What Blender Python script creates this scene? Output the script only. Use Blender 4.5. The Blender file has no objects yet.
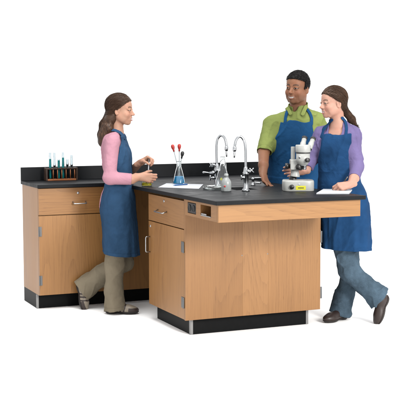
import bpy, bmesh, math, random
import numpy as np
from mathutils import Vector, Matrix

# ------------------------------------------------------------------ camera
CAM = np.array([-2.6019, -6.2992, 1.4577]); YAW = -0.40551; PIT = -0.084586; ROLL = -0.0025; FPX = 1083.35
RT = np.array([math.cos(YAW), math.sin(YAW), 0.0])          # picture right
FW = np.array([-math.sin(YAW), math.cos(YAW), 0.0])         # away from the camera, level
UP = np.array([0, 0, 1.0])
F2 = FW * math.cos(PIT) + UP * math.sin(PIT)
U2 = UP * math.cos(PIT) - FW * math.sin(PIT)
sc = bpy.context.scene
col = sc.collection
cam = bpy.data.cameras.new('camera'); cam_o = bpy.data.objects.new('camera', cam); col.objects.link(cam_o)
cam.sensor_width = 36; cam.lens = FPX / 400 * 36; cam.clip_start = .1; cam.clip_end = 500
cX = RT * math.cos(ROLL) + U2 * math.sin(ROLL); cY = U2 * math.cos(ROLL) - RT * math.sin(ROLL)
cam_o.matrix_world = Matrix(((cX[0], cY[0], -F2[0], CAM[0]), (cX[1], cY[1], -F2[1], CAM[1]), (cX[2], cY[2], -F2[2], CAM[2]), (0, 0, 0, 1)))
sc.camera = cam_o
sc.render.resolution_x = sc.render.resolution_y = 1024
sc.cycles.max_bounces = 32; sc.cycles.transparent_max_bounces = 12; sc.cycles.transmission_bounces = 32
sc.cycles.glossy_bounces = 24; sc.cycles.use_denoising = True
sc.cycles.caustics_reflective = False
# ------------------------------------------------------------------ light: a white studio
world = bpy.data.worlds.new('World'); sc.world = world; world.use_nodes = True
bg = world.node_tree.nodes['Background']; bg.inputs[0].default_value = (1, 1, 1, 1); bg.inputs[1].default_value = 1.2
def area(name, loc, target, size, power, colr=(1, 1, 1)):
    l = bpy.data.lights.new(name, 'AREA'); l.shape = 'SQUARE'; l.size = size; l.energy = power; l.color = colr
    o = bpy.data.objects.new(name, l); col.objects.link(o); o.location = loc
    o.rotation_euler = (Vector(target) - Vector(loc)).to_track_quat('-Z', 'Y').to_euler(); return o
area('key_softbox', (1.7, -5.6, 2.75), (.4, .3, .8), 1.6, 430, (1, .97, .93))
area('top_softbox', (-.2, -.4, 4.6), (-.1, .4, 0), 2.4, 170, (1, .985, .96))
sc.view_settings.view_transform = 'Standard'; sc.view_settings.look = 'None'; sc.view_settings.exposure = 0.45; sc.view_settings.gamma = 1

def at(px, py, h):
    """point at level distance h from the camera that the photograph shows at (px, py)"""
    du, dv = px - 200, py - 200
    a = du * math.cos(ROLL) + dv * math.sin(ROLL); b = -du * math.sin(ROLL) + dv * math.cos(ROLL)
    d = F2 + RT * a / FPX - U2 * b / FPX
    return CAM + d * h / (d @ FW)
def atz(px, py, z):
    du, dv = px - 200, py - 200
    a = du * math.cos(ROLL) + dv * math.sin(ROLL); b = -du * math.sin(ROLL) + dv * math.cos(ROLL)
    d = F2 + RT * a / FPX - U2 * b / FPX
    return CAM + d * (z - CAM[2]) / d[2]

# ------------------------------------------------------------------ materials
ALB = .56     # the picture is exposed bright: surfaces are this much darker than they look
def al(c): return tuple(x * ALB for x in c)
class NT:
    def __init__(s, name):
        s.m = bpy.data.materials.new(name); s.m.use_nodes = True; s.t = s.m.node_tree; s.b = s.t.nodes['Principled BSDF']
    def n(s, typ, **kw):
        nd = s.t.nodes.new(typ)
        for k, v in kw.items():
            if k in nd.inputs: nd.inputs[k].default_value = v
            else: setattr(nd, k, v)
        return nd
    def l(s, a, b): s.t.links.new(a, b)
    def set(s, **kw):
        for k, v in kw.items(): s.b.inputs[k.replace('_', ' ')].default_value = v
        return s
def ramp(nt, fac, stops):
    r = nt.n('ShaderNodeValToRGB'); e = r.color_ramp.elements
    while len(e) < len(stops): e.new(.5)
    for el, (p, c) in zip(e, stops): el.position = p; el.color = (*c, 1)
    nt.l(fac, r.inputs[0]); return r.outputs[0]
def plain(name, c, rough=.5, metal=0, spec=.35, noise=0.0, scale=30, bump=0.0, **kw):
    if name != 'white_floor_paint': c = al(c)
    t = NT(name); t.set(Roughness=rough, Metallic=metal); t.b.inputs['Specular IOR Level'].default_value = spec
    t.b.inputs['Base Color'].default_value = (*c, 1)
    tc = t.n('ShaderNodeTexCoord')
    if noise or bump:
        nz = t.n('ShaderNodeTexNoise', Scale=scale, Detail=5.0, Roughness=.6); t.l(tc.outputs['Object'], nz.inputs['Vector'])
    if noise:
        lo = tuple(x * (1 - noise) for x in c); hi = tuple(min(1, x * (1 + noise)) for x in c)
        t.l(ramp(t, nz.outputs[0], [(.3, lo), (.7, hi)]), t.b.inputs['Base Color'])
    if bump:
        bp = t.n('ShaderNodeBump', Strength=bump, Distance=.002); t.l(nz.outputs[0], bp.inputs['Height']); t.l(bp.outputs[0], t.b.inputs['Normal'])
    for k, v in kw.items(): t.b.inputs[k].default_value = v
    return t.m
def wood(name, axis, light, dark, seed):
    """oak: grain lines run along the given axis"""
    light, dark = al(light), al(dark)
    t = NT(name); t.set(Roughness=.42); t.b.inputs['Specular IOR Level'].default_value = .35
    tc = t.n('ShaderNodeTexCoord')
    def mapped(along, across=1.0, shift=0.0):
        mp = t.n('ShaderNodeMapping'); mp.inputs['Location'].default_value = (seed + shift, seed * 1.7 + shift, seed * .6)
        s = [across] * 3; s[axis] = along; mp.inputs['Scale'].default_value = s; t.l(tc.outputs['Object'], mp.inputs['Vector']); return mp.outputs[0]
    def noise(vec, scale, detail, rough=.5, dist=0.0):
        n = t.n('ShaderNodeTexNoise', Scale=scale, Detail=detail, Roughness=rough, Distortion=dist); t.l(vec, n.inputs['Vector']); return n.outputs[0]
    def math_(op, a, b=None):
        m = t.n('ShaderNodeMath', operation=op)
        for i, v in enumerate((a, b)):
            if v is None: continue
            if isinstance(v, (int, float)): m.inputs[i].default_value = v
            else: t.l(v, m.inputs[i])
        return m.outputs[0]
    # growth rings: saw-tooth bands of a slow field give the cathedral figure of flat-sawn oak
    ring = math_('FRACT', math_('ADD', math_('MULTIPLY', noise(mapped(.13), 2.6, 1.2, .45), 34), math_('MULTIPLY', noise(mapped(.10), 30, 2), .8)))
    ring = math_('POWER', ring, 2.2)
    streak = noise(mapped(.018), 210, 4, .7)
    pores = t.n('ShaderNodeMapRange'); pores.inputs[1].default_value = .60; pores.inputs[2].default_value = .72; t.l(noise(mapped(.05, 1, 3.3), 330, 2, .6), pores.inputs[0])
    tone = noise(mapped(.25, 1, 9.1), 3.5, 2)
    v = math_('SUBTRACT', math_('ADD', math_('MULTIPLY', streak, .75), math_('MULTIPLY', tone, .40)), math_('ADD', math_('MULTIPLY', ring, .15), math_('MULTIPLY', pores.outputs[0], .14)))
    c = ramp(t, v, [(.24, dark), (.42, tuple(a * .66 + b * .34 for a, b in zip(light, dark))), (.66, light)])
    t.l(c, t.b.inputs['Base Color'])
    bp = t.n('ShaderNodeBump', Strength=.12, Distance=.001); t.l(v, bp.inputs['Height']); t.l(bp.outputs[0], t.b.inputs['Normal'])
    rr = t.n('ShaderNodeMapRange'); rr.inputs[3].default_value = .34; rr.inputs[4].default_value = .52; t.l(tone, rr.inputs[0]); t.l(rr.outputs[0], t.b.inputs['Roughness'])
    return t.m
OAKL, OAKD = (.35, .170, .056), (.185, .080, .022)
M = {}
M['oak_v'] = wood('oak_vertical', 2, OAKL, OAKD, 0.3)
M['oak_v2'] = wood('oak_vertical_warm', 2, (.345, .163, .048), (.185, .077, .020), 7.9)
M['oak_v3'] = wood('oak_vertical_dark', 2, (.305, .145, .046), (.18, .078, .022), 15.2)
M['oak_v4'] = wood('oak_vertical_pale', 2, (.365, .180, .062), (.215, .098, .029), 27.4)
M['oak_x'] = wood('oak_along_front', 0, OAKL, OAKD, 3.1)
M['oak_x2'] = wood('oak_along_front_warm', 0, (.345, .163, .048), (.185, .077, .020), 5.7)
M['oak_y'] = wood('oak_along_side', 1, (.325, .155, .050), OAKD, 12.3)
def worktop_mat():
    t = NT('black_epoxy'); t.b.inputs['Specular IOR Level'].default_value = .07; tc = t.n('ShaderNodeTexCoord')
    a = t.n('ShaderNodeTexNoise', Scale=7.0, Detail=6.0, Roughness=.65); t.l(tc.outputs['Object'], a.inputs['Vector'])
    b = t.n('ShaderNodeTexNoise', Scale=420.0, Detail=2.0); t.l(tc.outputs['Object'], b.inputs['Vector'])
    m = t.n('ShaderNodeMix', data_type='FLOAT'); m.inputs[0].default_value = .35; t.l(a.outputs[0], m.inputs[2]); t.l(b.outputs[0], m.inputs[3])
    t.l(ramp(t, m.outputs[0], [(.3, al((.007, .0078, .009))), (.7, al((.016, .0175, .020)))]), t.b.inputs['Base Color'])
    r = t.n('ShaderNodeMapRange'); r.inputs[1].default_value = .3; r.inputs[2].default_value = .7; r.inputs[3].default_value = .36; r.inputs[4].default_value = .58; t.l(a.outputs[0], r.inputs[0]); t.l(r.outputs[0], t.b.inputs['Roughness'])
    bp = t.n('ShaderNodeBump', Strength=.06, Distance=.001); t.l(b.outputs[0], bp.inputs['Height']); t.l(bp.outputs[0], t.b.inputs['Normal']); return t.m
M['epoxy'] = worktop_mat()
M['vinyl'] = plain('black_vinyl', (.004, .0045, .005), .5, spec=.08, noise=.2, scale=40)
M['gap'] = plain('dark_recess', (.02, .014, .01), .8)
M['chrome'] = plain('chrome', (.58, .60, .62), .16, 1)
M['steel'] = plain('brushed_steel', (.55, .56, .57), .35, 1, noise=.12, scale=60)
M['hinge'] = plain('satin_hinge_steel', (.17, .175, .18), .45, .7)
M['trim'] = plain('aluminium_trim', (.30, .30, .30), .45, .6)
M['black_plastic'] = plain('black_plastic', (.012, .012, .013), .4)
M['rubber'] = plain('black_rubber', (.012, .012, .012), .6, noise=.3)
M['white_paint'] = plain('white_floor_paint', (.93, .93, .93), .8, spec=.1, noise=.01, scale=3)
M['scope'] = plain('microscope_enamel', (.40, .41, .395), .38, noise=.06, scale=25)
M['paper'] = plain('paper', (.54, .56, .60), .8, noise=.05, scale=40)
M['bluepen'] = plain('blue_pen_plastic', (.03, .12, .34), .35)
M['redbulb'] = plain('red_rubber', (.42, .025, .018), .5, noise=.15)
M['yellow'] = plain('yellow_sticker', (.62, .6, .02), .5, noise=.08, scale=60)
M['redlabel'] = plain('red_label', (.55, .05, .05), .5)
M['rackwood'] = wood('rack_wood', 0, (.42, .15, .05), (.24, .07, .022), 21.0)
M['darkwood'] = plain('dark_stained_wood', (.05, .026, .016), .5, noise=.3)
def glass(name, c=(1, 1, 1), rough=0.0, ior=1.45):
    t = NT(name); t.set(Roughness=rough, IOR=ior); t.b.inputs['Transmission Weight'].default_value = 1; t.b.inputs['Base Color'].default_value = (*c, 1)
    return t.m
M['glass'] = glass('clear_glass', (.93, .96, .96))
M['glass_g'] = glass('grey_glass', (.66, .71, .73), ior=1.14)
M['glass_rod'] = plain('glass_rod', (.62, .70, .74), .15, **{'Transmission Weight': .55, 'IOR': 1.1})
def liquid(name, c, tr=.6):
    t = NT(name); t.set(Roughness=.08, IOR=1.33); t.b.inputs['Transmission Weight'].default_value = tr; t.b.inputs['Base Color'].default_value = (*c, 1); return t.m
M['teal'] = liquid('teal_liquid', (.01, .45, .45), .35)
M['blue'] = liquid('blue_liquid', (.005, .25, .52), .35)
M['yellowliq'] = liquid('yellow_liquid', (.75, .62, .03), .5)
M['milky'] = plain('translucent_bottle_plastic', (.62, .66, .66), .35, **{'Transmission Weight': .55})

# ------------------------------------------------------------------ object helpers
def tag(o, label=None, cat=None, group=None, kind=None):
    for k, v in (('label', label), ('category', cat), ('group', group), ('kind', kind)):
        if v: o[k] = v
    return o
def empty(name, loc, label=None, cat=None, group=None, rz=0):
    o = bpy.data.objects.new(name, None); col.objects.link(o); o.location = loc; o.rotation_euler = (0, 0, rz); o.empty_display_size = .1
    return tag(o, label, cat, group)
def origin_of(o):
    v = Vector((0, 0, 0))
    while o: v += o.location; o = o.parent
    return v
def link(name, me, mat, parent=None, loc=None, smooth=False):
    """world-space mesh data; re-based to the parent's origin"""
    mats = mat if isinstance(mat, (list, tuple)) else [mat]
    for m in mats: me.materials.append(m)
    o = bpy.data.objects.new(name, me); col.objects.link(o)
    base = origin_of(parent) if parent else Vector(loc if loc is not None else (0, 0, 0))
    me.transform(Matrix.Translation(-base))
    if parent: o.parent = parent
    else: o.location = base
    if smooth: me.shade_smooth()
    return o
def obj(name, bm, mat, parent=None, loc=None, bevel=0, smooth=False, seg=2):
    me = bpy.data.meshes.new(name); bmesh.ops.recalc_face_normals(bm, faces=bm.faces); bm.to_mesh(me); bm.free()
    o = link(name, me, mat, parent, loc, smooth)
    if bevel:
        md = o.modifiers.new('bevel', 'BEVEL'); md.width = bevel; md.segments = seg; md.limit_method = 'ANGLE'; md.angle_limit = .6
        md.harden_normals = False
    return o
def box(bm, x0, x1, y0, y1, z0, z1, mi=0):
    vs = [bm.verts.new((x, y, z)) for z in (z0, z1) for y in (y0, y1) for x in (x0, x1)]
    for f in ((0, 2, 3, 1), (4, 5, 7, 6), (0, 1, 5, 4), (2, 6, 7, 3), (0, 4, 6, 2), (1, 3, 7, 5)):
        bm.faces.new([vs[i] for i in f]).material_index = mi
    return bm
def bx(*a): return box(bmesh.new(), *a)
def frame_of(d):
    d = Vector(d).normalized(); a = Vector((0, 0, 1)) if abs(d.z) < .9 else Vector((1, 0, 0))
    x = d.cross(a).normalized(); y = d.cross(x); return x, y, d
def tube(bm, pts, r, n=12, cap=True):
    pts = [Vector(p) for p in pts]; rs = r if isinstance(r, (list, tuple)) else [r] * len(pts)
    rings = []; px = None
    for i, p in enumerate(pts):
        d = (pts[min(i + 1, len(pts) - 1)] - pts[max(i - 1, 0)]).normalized()
        if px is None: px, _, _ = frame_of(d)
        px = (px - d * px.dot(d)).normalized(); py = d.cross(px)
        rings.append([bm.verts.new(p + (px * math.cos(2 * math.pi * k / n) + py * math.sin(2 * math.pi * k / n)) * rs[i]) for k in range(n)])
    for a, b in zip(rings, rings[1:]):
        for k in range(n): bm.faces.new((a[k], a[(k + 1) % n], b[(k + 1) % n], b[k])).smooth = True
    if cap: bm.faces.new(rings[0]); bm.faces.new(rings[-1])
    return bm
def lathe(bm, prof, c, axis=(0, 0, 1), n=36, closed=False):
    """profile [(r, t)] turned about the axis through c"""
    x, y, d = frame_of(axis); c = Vector(c); rings = []
    for r, t in prof:
        if r < 1e-6: rings.append([bm.verts.new(c + d * t)])
        else: rings.append([bm.verts.new(c + d * t + (x * math.cos(2 * math.pi * k / n) + y * math.sin(2 * math.pi * k / n)) * r) for k in range(n)])
    prs = list(zip(rings, rings[1:])) + ([(rings[-1], rings[0])] if closed else [])
    for a, b in prs:
        for k in range(n):
            q = [a[k % len(a)], a[(k + 1) % len(a)], b[(k + 1) % len(b)], b[k % len(b)]]
            u = []
            for v in q:
                if v not in u: u.append(v)
            if len(u) > 2: bm.faces.new(u).smooth = True
    return bm
def arc(p0, p1, p2, n=10):
    p0, p1, p2 = map(Vector, (p0, p1, p2))
    return [p0 * (1 - t) ** 2 + p1 * 2 * t * (1 - t) + p2 * t * t for t in [i / n for i in range(n + 1)]]
def slab_holes(bm, xs, ys, z0, z1, holes, order='xyz'):
    """slab over the grid xs*ys with open cells; order maps the two grid axes and the thickness axis to x, y, z"""
    ax = {c: i for i, c in enumerate('xyz')}; ia, ib, ic = (ax[c] for c in order)
    V = {}
    def v(i, j, k):
        if (i, j, k) not in V:
            co = [0, 0, 0]; co[ia] = xs[i]; co[ib] = ys[j]; co[ic] = (z0, z1)[k]; V[(i, j, k)] = bm.verts.new(co)
        return V[(i, j, k)]
    solid = lambda i, j: 0 <= i < len(xs) - 1 and 0 <= j < len(ys) - 1 and (i, j) not in holes
    for i in range(len(xs) - 1):
        for j in range(len(ys) - 1):
            if not solid(i, j): continue
            for k in (0, 1): bm.faces.new([v(i, j, k), v(i + 1, j, k), v(i + 1, j + 1, k), v(i, j + 1, k)])
            for (di, dj, a, b) in ((-1, 0, (i, j), (i, j + 1)), (1, 0, (i + 1, j), (i + 1, j + 1)), (0, -1, (i, j), (i + 1, j)), (0, 1, (i, j + 1), (i + 1, j + 1))):
                if not solid(i + di, j + dj): bm.faces.new([v(*a, 0), v(*b, 0), v(*b, 1), v(*a, 1)])
    return bm

# ------------------------------------------------------------------ setting
fl = obj('floor', bx(-40, 40, -40, 40, -.05, 0), M['white_paint']); tag(fl, kind='structure')

# ------------------------------------------------------------------ furniture
TOP, CT, ZK = .889, .914, .1016 + .006
W, D, P = .98, .66, .511
XL, YB, YW, XR = -.613, 1.27, 1.74, 1.6
def pull(parent, p, q, out, drop=(0, 0, 0)):
    """bent wire pull from p to q standing out from the face"""
    p, q, out, drop = map(Vector, (p, q, out, drop)); bm = bmesh.new()
    o = out + drop
    pts = [p] + arc(p + o * .75, p + o, p + o + (q - p) * .12, 4) + arc(q + o - (q - p) * .12, q + o, q + o * .75, 4) + [q]
    tube(bm, pts, .0042, 10)
    obj('handle', bm, M['steel'], parent, smooth=False)
def lock(parent, p, out):
    bm = lathe(bmesh.new(), [(0, .004), (.005, .004), (.0085, .0035), (.009, 0)], p, out, 20); obj('lock', bm, M['steel'], parent)
def hinge_bm(parent, x0, x1, y0, y1, z, barrel, h=.07):
    bm = bx(x0, x1, y0, y1, z - h / 2, z + h / 2)
    tube(bm, [(barrel[0], barrel[1], z - h / 2), (barrel[0], barrel[1], z + h / 2)], .0065, 10)
    obj('hinge', bm, M['hinge'], parent, bevel=.0008)

# --- bench along the (unseen) wall
wb = empty('wall_bench', (XL, YB, 0), 'long oak lab bench with black worktop and raised black backsplash behind the woman in pink', 'lab bench')
bm = bx(XL, XR, YB + .02, YW, ZK, TOP - .001); obj('carcass', bm, M['oak_v2'], wb, bevel=.001)
bm = bx(XL + .002, XR, YB + .095, YW, 0.001, ZK - .001); pl = obj('plinth', bm, M['vinyl'], wb)
bm = bx(XL - .001, XL + .016, YB + .092, YB + .105, 0.001, ZK - .002); obj('corner_trim', bm, M['trim'], pl, bevel=.002)
ds = .690
dr = obj('drawer', bx(XL + .001, -.012, YB, YB + .019, ds + .003, TOP - .004), M['oak_x2'], wb, bevel=.0015)
lock(dr, (-.318, YB, .846), (0, -1, 0)); pull(dr, (-.358, YB, .782), (-.262, YB, .782), (0, -.032, 0), (0, 0, -.012))
do = obj('door', bx(XL + .001, -.012, YB, YB + .019, ZK + .003, ds - .003), M['oak_v2'], wb, bevel=.0015)
pull(do, (-.055, YB, .48), (-.055, YB, .58), (0, -.032, 0))
for z in (.575, .219): hinge_bm(do, XL + .001, XL + .02, YB - .003, YB + .001, z, (XL + .001, YB - .003))
obj('filler_panel', bx(-.008, 1.0, YB + .002, YB + .019, ZK, TOP - .003), M['oak_v2'], wb, bevel=.001)
d2 = obj('door', bx(1.006, XR - .001, YB, YB + .019, ZK + .003, ds - .003), M['oak_v2'], wb, bevel=.0015)
pull(d2, (1.05, YB, .48), (1.05, YB, .58), (0, -.032, 0))
d3 = obj('drawer', bx(1.006, XR - .001, YB, YB + .019, ds + .003, TOP - .004), M['oak_x2'], wb, bevel=.0015)
pull(d3, (1.26, YB, .782), (1.36, YB, .782), (0, -.032, 0), (0, 0, -.012))
obj('worktop', bx(XL - .012, XR + .012, YB - .026, YW, TOP, CT), M['epoxy'], wb, bevel=.003)
obj('backsplash', bx(XL - .012, XR + .012, YW - .02, YW, CT, CT + .1016), M['epoxy'], wb, bevel=.002)

# --- peninsula
pn = empty('peninsula_bench', (0, 0, 0), 'oak lab bench with taps and sink set into its black overhanging worktop', 'lab bench')
obj('carcass', bx(.02, W - .02, .02, D, ZK, TOP - .18), M['oak_v'], pn, bevel=.001)
for a, b, m in ((0.0, .402, 'oak_v3'), (.4024, .588, 'oak_v4'), (.5884, W, 'oak_v')):
    fp = obj('front_panel', bx(a, b, 0, .019, ZK, TOP - .0005), M[m], pn, bevel=.0005)
    if m != 'oak_v': obj('screw', lathe(bmesh.new(), [(0, .0012), (.0035, .001), (.0042, 0)], (b - .004, 0, .505), (0, -1, 0), 14), M['trim'], fp)
bm = bx(.061, W - .061, .061, D, .001, ZK - .001); pl = obj('plinth', bm, M['vinyl'], pn)
for x, s in ((.058, 1), (W - .058, -1)):
    bm = bx(min(x, x + s * .018), max(x, x + s * .018), .058, .0615, .001, ZK - .002); box(bm, min(x, x + s * .003), max(x, x + s * .003), .0615, .08, .001, ZK - .002)
    obj('corner_trim', bm, M['trim'], pl)
dr = obj('drawer', bx(0, .019, .021, D, ds + .003, TOP - .016), M['oak_y'], pn, bevel=.0015)
lock(dr, (0, .366, .845), (-1, 0, 0)); pull(dr, (0, .475, .778), (0, .315, .778), (-.032, 0, 0), (0, 0, -.01))
do = obj('door', bx(0, .019, .021, D, ZK + .003, ds - .003), M['oak_v2'], pn, bevel=.0015)
lock(do, (0, .625, .653), (-1, 0, 0)); pull(do, (0, .632, .474), (0, .632, .579), (-.032, 0, 0))
for z in (.576, .219): hinge_bm(do, -.003, .001, .021, .064, z, (-.004, .022))
do = obj('door', bx(W - .019, W, .021, D, ZK + .003, TOP - .016), M['oak_v'], pn, bevel=.0015)
pull(do, (W, .6, .474), (W, .6, .579), (.032, 0, 0))
for z in (.597, .219): hinge_bm(do, W - .001, W + .010, .003, .018, z, (W + .012, .010), .078)
# overhang box
ZA = .784
obj('front_rail', bx(0, W - .008, -P, -P + .021, ZA, TOP - .0005), M['oak_x'], pn, bevel=.002)
ys = [-P + .021, -.404, -.247, -.175, -.042, -.0005]; zs = [ZA + .001, .803, .872, TOP - .001]
sr = obj('side_rail', slab_holes(bmesh.new(), ys, zs, 0, .019, {(1, 1), (3, 1)}, 'yzx'), M['oak_y'], pn)
obj('side_rail', bx(W - .027, W - .009, -P + .021, -.0005, ZA + .001, TOP - .001), M['oak_y'], pn)
obj('underside_panel', bx(.019, W - .027, -P + .021, -.0005, ZA + .006, ZA + .018), M['oak_v'], pn)
bm = bx(-.002, .012, -.172, -.045, .806, .869)
so = obj('socket_outlet', bm, M['black_plastic'], sr, bevel=.003)
for y in (-.14, -.077):
    b2 = lathe(bmesh.new(), [(0, .001), (.018, .001), (.02, .004), (.022, .004), (.022, 0)], (-.002, y, .838), (-1, 0, 0), 24); obj('socket_face', b2, M['rubber'], so)
bm = bx(.019, .10, -.404, -.247, .868, .875); box(bm, .019, .10, -.404, -.247, .796, .803); box(bm, .1, .106, -.404, -.247, .796, .875); box(bm, .019, .1, -.410, -.404, .796, .875); box(bm, .019, .1, -.247, -.241, .796, .875)
obj('recess_box', bm, M['oak_y'], sr)
bm = bx(-.003, .016, -.400, -.252, .8035, .810); box(bm, .0, .006, -.33, -.255, .8105, .820); obj('recess_lip', bm, M['steel'], sr, bevel=.002)
bm = lathe(bmesh.new(), [(0, 0), (.02, 0), (.02, .03), (0, .03)], (.06, -.36, .838), (-1, 0, 0), 20); obj('gas_valve', bm, M['black_plastic'], sr)
# worktop with the sink cut out
sx0, sx1, sy0, sy1 = .455, .62, .20, .45
xs = [-.026, sx0, sx1, .996]; yy = [-.537, sy0, sy1, YB - .0265]
wt = obj('worktop', slab_holes(bmesh.new(), xs, yy, TOP, CT, {(1, 1)}), M['epoxy'], pn, bevel=.003)
bm = bmesh.new()
box(bm, sx0 - .012, sx1 + .012, sy0 - .012, sy1 + .012, TOP - .17, TOP - .158)
box(bm, sx0 - .012, sx0, sy0 - .012, sy1 + .012, TOP - .158, TOP - .001); box(bm, sx1, sx1 + .012, sy0 - .012, sy1 + .012, TOP - .158, TOP - .001)
box(bm, sx0, sx1, sy0 - .012, sy0, TOP - .158, TOP - .001); box(bm, sx0, sx1, sy1, sy1 + .012, TOP - .158, TOP - .001)
obj('sink_basin', bm, M['vinyl'], wt)
# ------------------------------------------------------------------ things on the worktop
Z0 = CT + .0005
def onb(px, py): return Vector(atz(px, py, Z0))
RTv, FWv = Vector(RT), Vector(FW)

# --- test tube rack and tubes, along the wall bench
ra, rb = Vector((-.445, 1.655, Z0)), Vector((-.222, 1.655, Z0))
rk = empty('test_tube_rack', ((ra + rb) / 2), 'wooden test tube rack holding six tubes on the wall bench', 'test tube rack')
x0, x1, y0, y1 = ra.x, rb.x, 1.628, 1.682
obj('base_board', bx(x0, x1, y0, y1, Z0, Z0 + .012), M['rackwood'], rk, bevel=.002)
tx = [x0 + .028 + i * .0335 for i in range(6)]
tr = .0098
for xx in (x0 - .012, x1): obj('end_panel', bx(xx, xx + .012, y0 - .003, y1 + .003, Z0, Z0 + .098), M['darkwood'], rk, bevel=.003)
xs = [x0]; holes = set()
for i, t in enumerate(tx): xs += [t - tr - .001, t + tr + .001]; holes.add((2 * i + 1, 1))
xs.append(x1)
bm = slab_holes(bmesh.new(), xs, [y0, 1.655 - tr - .001, 1.655 + tr + .001, y1], Z0 + .086, Z0 + .096, holes)
obj('top_board', bm, M['darkwood'], rk)
for i in range(6):
    bm = tube(bmesh.new(), [(tx[i] + .0167, y0 + .006, Z0 + .012), (tx[i] + .0167, y0 + .006, Z0 + .086)], .0035, 10); obj('peg', bm, M['rackwood'], rk)
tube_spec = [(.200, .150, 'teal', 'tall test tube of teal liquid, at the left end of the rack'), (.198, 0, '', 'tall empty clear test tube between two teal tubes in the rack'),
             (.148, .138, 'teal', 'short test tube full of teal liquid, third in the rack'), (.200, .158, 'teal', 'tall test tube of teal liquid, fourth in the rack beside the short empty one'),
             (.146, 0, '', 'short empty grey test tube, fifth in the rack'), (.178, 0, '', 'medium-tall empty grey test tube at the right end of the rack')]
for (hh, lq, mt, lab), x in zip(tube_spec, tx):
    c = (x, 1.655, Z0 + .0125)
    hemi = lambda r: [(r * math.sin(a), r - r * math.cos(a)) for a in [i * math.pi / 12 for i in range(7)]]
    prof = hemi(tr) + [(tr, hh - .003), (tr + .0012, hh), (tr - .0012, hh)] + [(r, t + .0013) for r, t in reversed(hemi(tr - .0013))]
    o = obj('test_tube', lathe(bmesh.new(), prof, c, n=20), M['glass_g'], loc=c); tag(o, lab, 'test tube', 'test tubes in the rack')
    if lq:
        prof = [(r, t + .0018) for r, t in hemi(tr - .0019)] + [(tr - .0019, lq), (0, lq)]
        obj('liquid', lathe(bmesh.new(), prof, c, n=20), M[mt], o)

# --- beaker with yellow liquid and the stirring rod
bc = onb(146.8, 185.8)
prof = [(0, .001), (.034, .001), (.037, .004), (.037, .083), (.0395, .086), (.0365, .086), (.035, .082), (.035, .005), (.033, .003), (0, .003)]
o = obj('beaker', lathe(bmesh.new(), prof, bc), M['glass'], loc=bc); tag(o, 'clear glass beaker with a little yellow liquid held by the woman in pink', 'beaker')
obj('liquid', lathe(bmesh.new(), [(0, .0035), (.033, .0035), (.0345, .006), (.0345, .026), (0, .026)], bc), M['yellowliq'], o)
rod0 = bc + RTv * .004 + Vector((0, 0, .008)); rod1 = Vector(at(149.6, 152.5, (np.array(bc) - CAM) @ FW + .02))
o = obj('stirring_rod', tube(bmesh.new(), [rod0, rod0.lerp(rod1, .55), rod0.lerp(rod1, .95), rod1], [.0045, .004, .0035, .003], 10), M['paper'], loc=rod0); tag(o, 'thin white stirring rod standing up in the beaker', 'stirring rod')

# --- conical flasks
def flask(c, rb, hb, hn, rn, name, label, mat, liq=None, lh=0, lmat=None, group=None):
    prof = [(0, .001), (rb - .006, .001), (rb, .006), (rb, .012)]
    for i in range(1, 9):
        t = i / 8; prof.append((rb + (rn - rb) * (t * t * .12 + t * .88), .012 + (hb - .012) * t))
    prof += [(rn, hn - .004), (rn + .003, hn), (rn - .001, hn)]
    inn = [(max(r - .002, 0), t + (.002 if t < .01 else 0)) for r, t in reversed(prof[:-2])]
    o = obj(name, lathe(bmesh.new(), prof + inn, c), mat, loc=c); tag(o, label, 'flask', group)
    if liq:
        r_at = lambda t: np.interp(t, [q[1] for q in prof[2:-2]], [q[0] for q in prof[2:-2]])
        lp = [(0, .0035), (rb - .007, .0035)] + [(r_at(t) - .0026, t) for t in np.linspace(.007, lh, 8)] + [(0, lh)]
        obj('liquid', lathe(bmesh.new(), lp, c), M[lmat], o)
    return o
fc = onb(179, 184.2)
flask(fc, .046, .125, .165, .0165, 'conical_flask', 'conical flask of bright blue liquid with three bulb pipettes standing in its neck', M['glass'], True, .058, 'blue')
hf = (np.array(fc) - CAM) @ FW
for (px, py, dh, mt, lab, b) in ((172.8, 146.8, .02, 'redbulb', 'glass pipette with red rubber bulb leaning left in the blue flask', (.02, -.01)), (179.3, 146.3, -.01, 'redbulb', 'glass pipette with red rubber bulb standing upright in the blue flask', (.0, .012)), (182.4, 153.6, .0, 'black_plastic', 'glass pipette with black bulb leaning right in the blue flask', (-.012, -.002))):
    top = Vector(at(px, py, hf + dh)); bot = fc + RTv * b[0] + FWv * b[1] + Vector((0, 0, .012)); d = (top - bot).normalized()
    o = obj('pipette', tube(bmesh.new(), [bot, bot + d * .03, top - d * .03], [.0018, .0034, .0034], 10), M['glass_rod'], loc=bot); tag(o, lab, 'pipette', 'bulb pipettes in the blue flask')
    L = .044
    bm = lathe(bmesh.new(), [(0, -.036), (.006, -.036), (.0066, -.022), (.0115, -.010), (.0135, .003), (.010, .013), (.004, .017), (0, .0175)], top, d, 20); obj('bulb', bm, M[mt], o)

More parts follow.
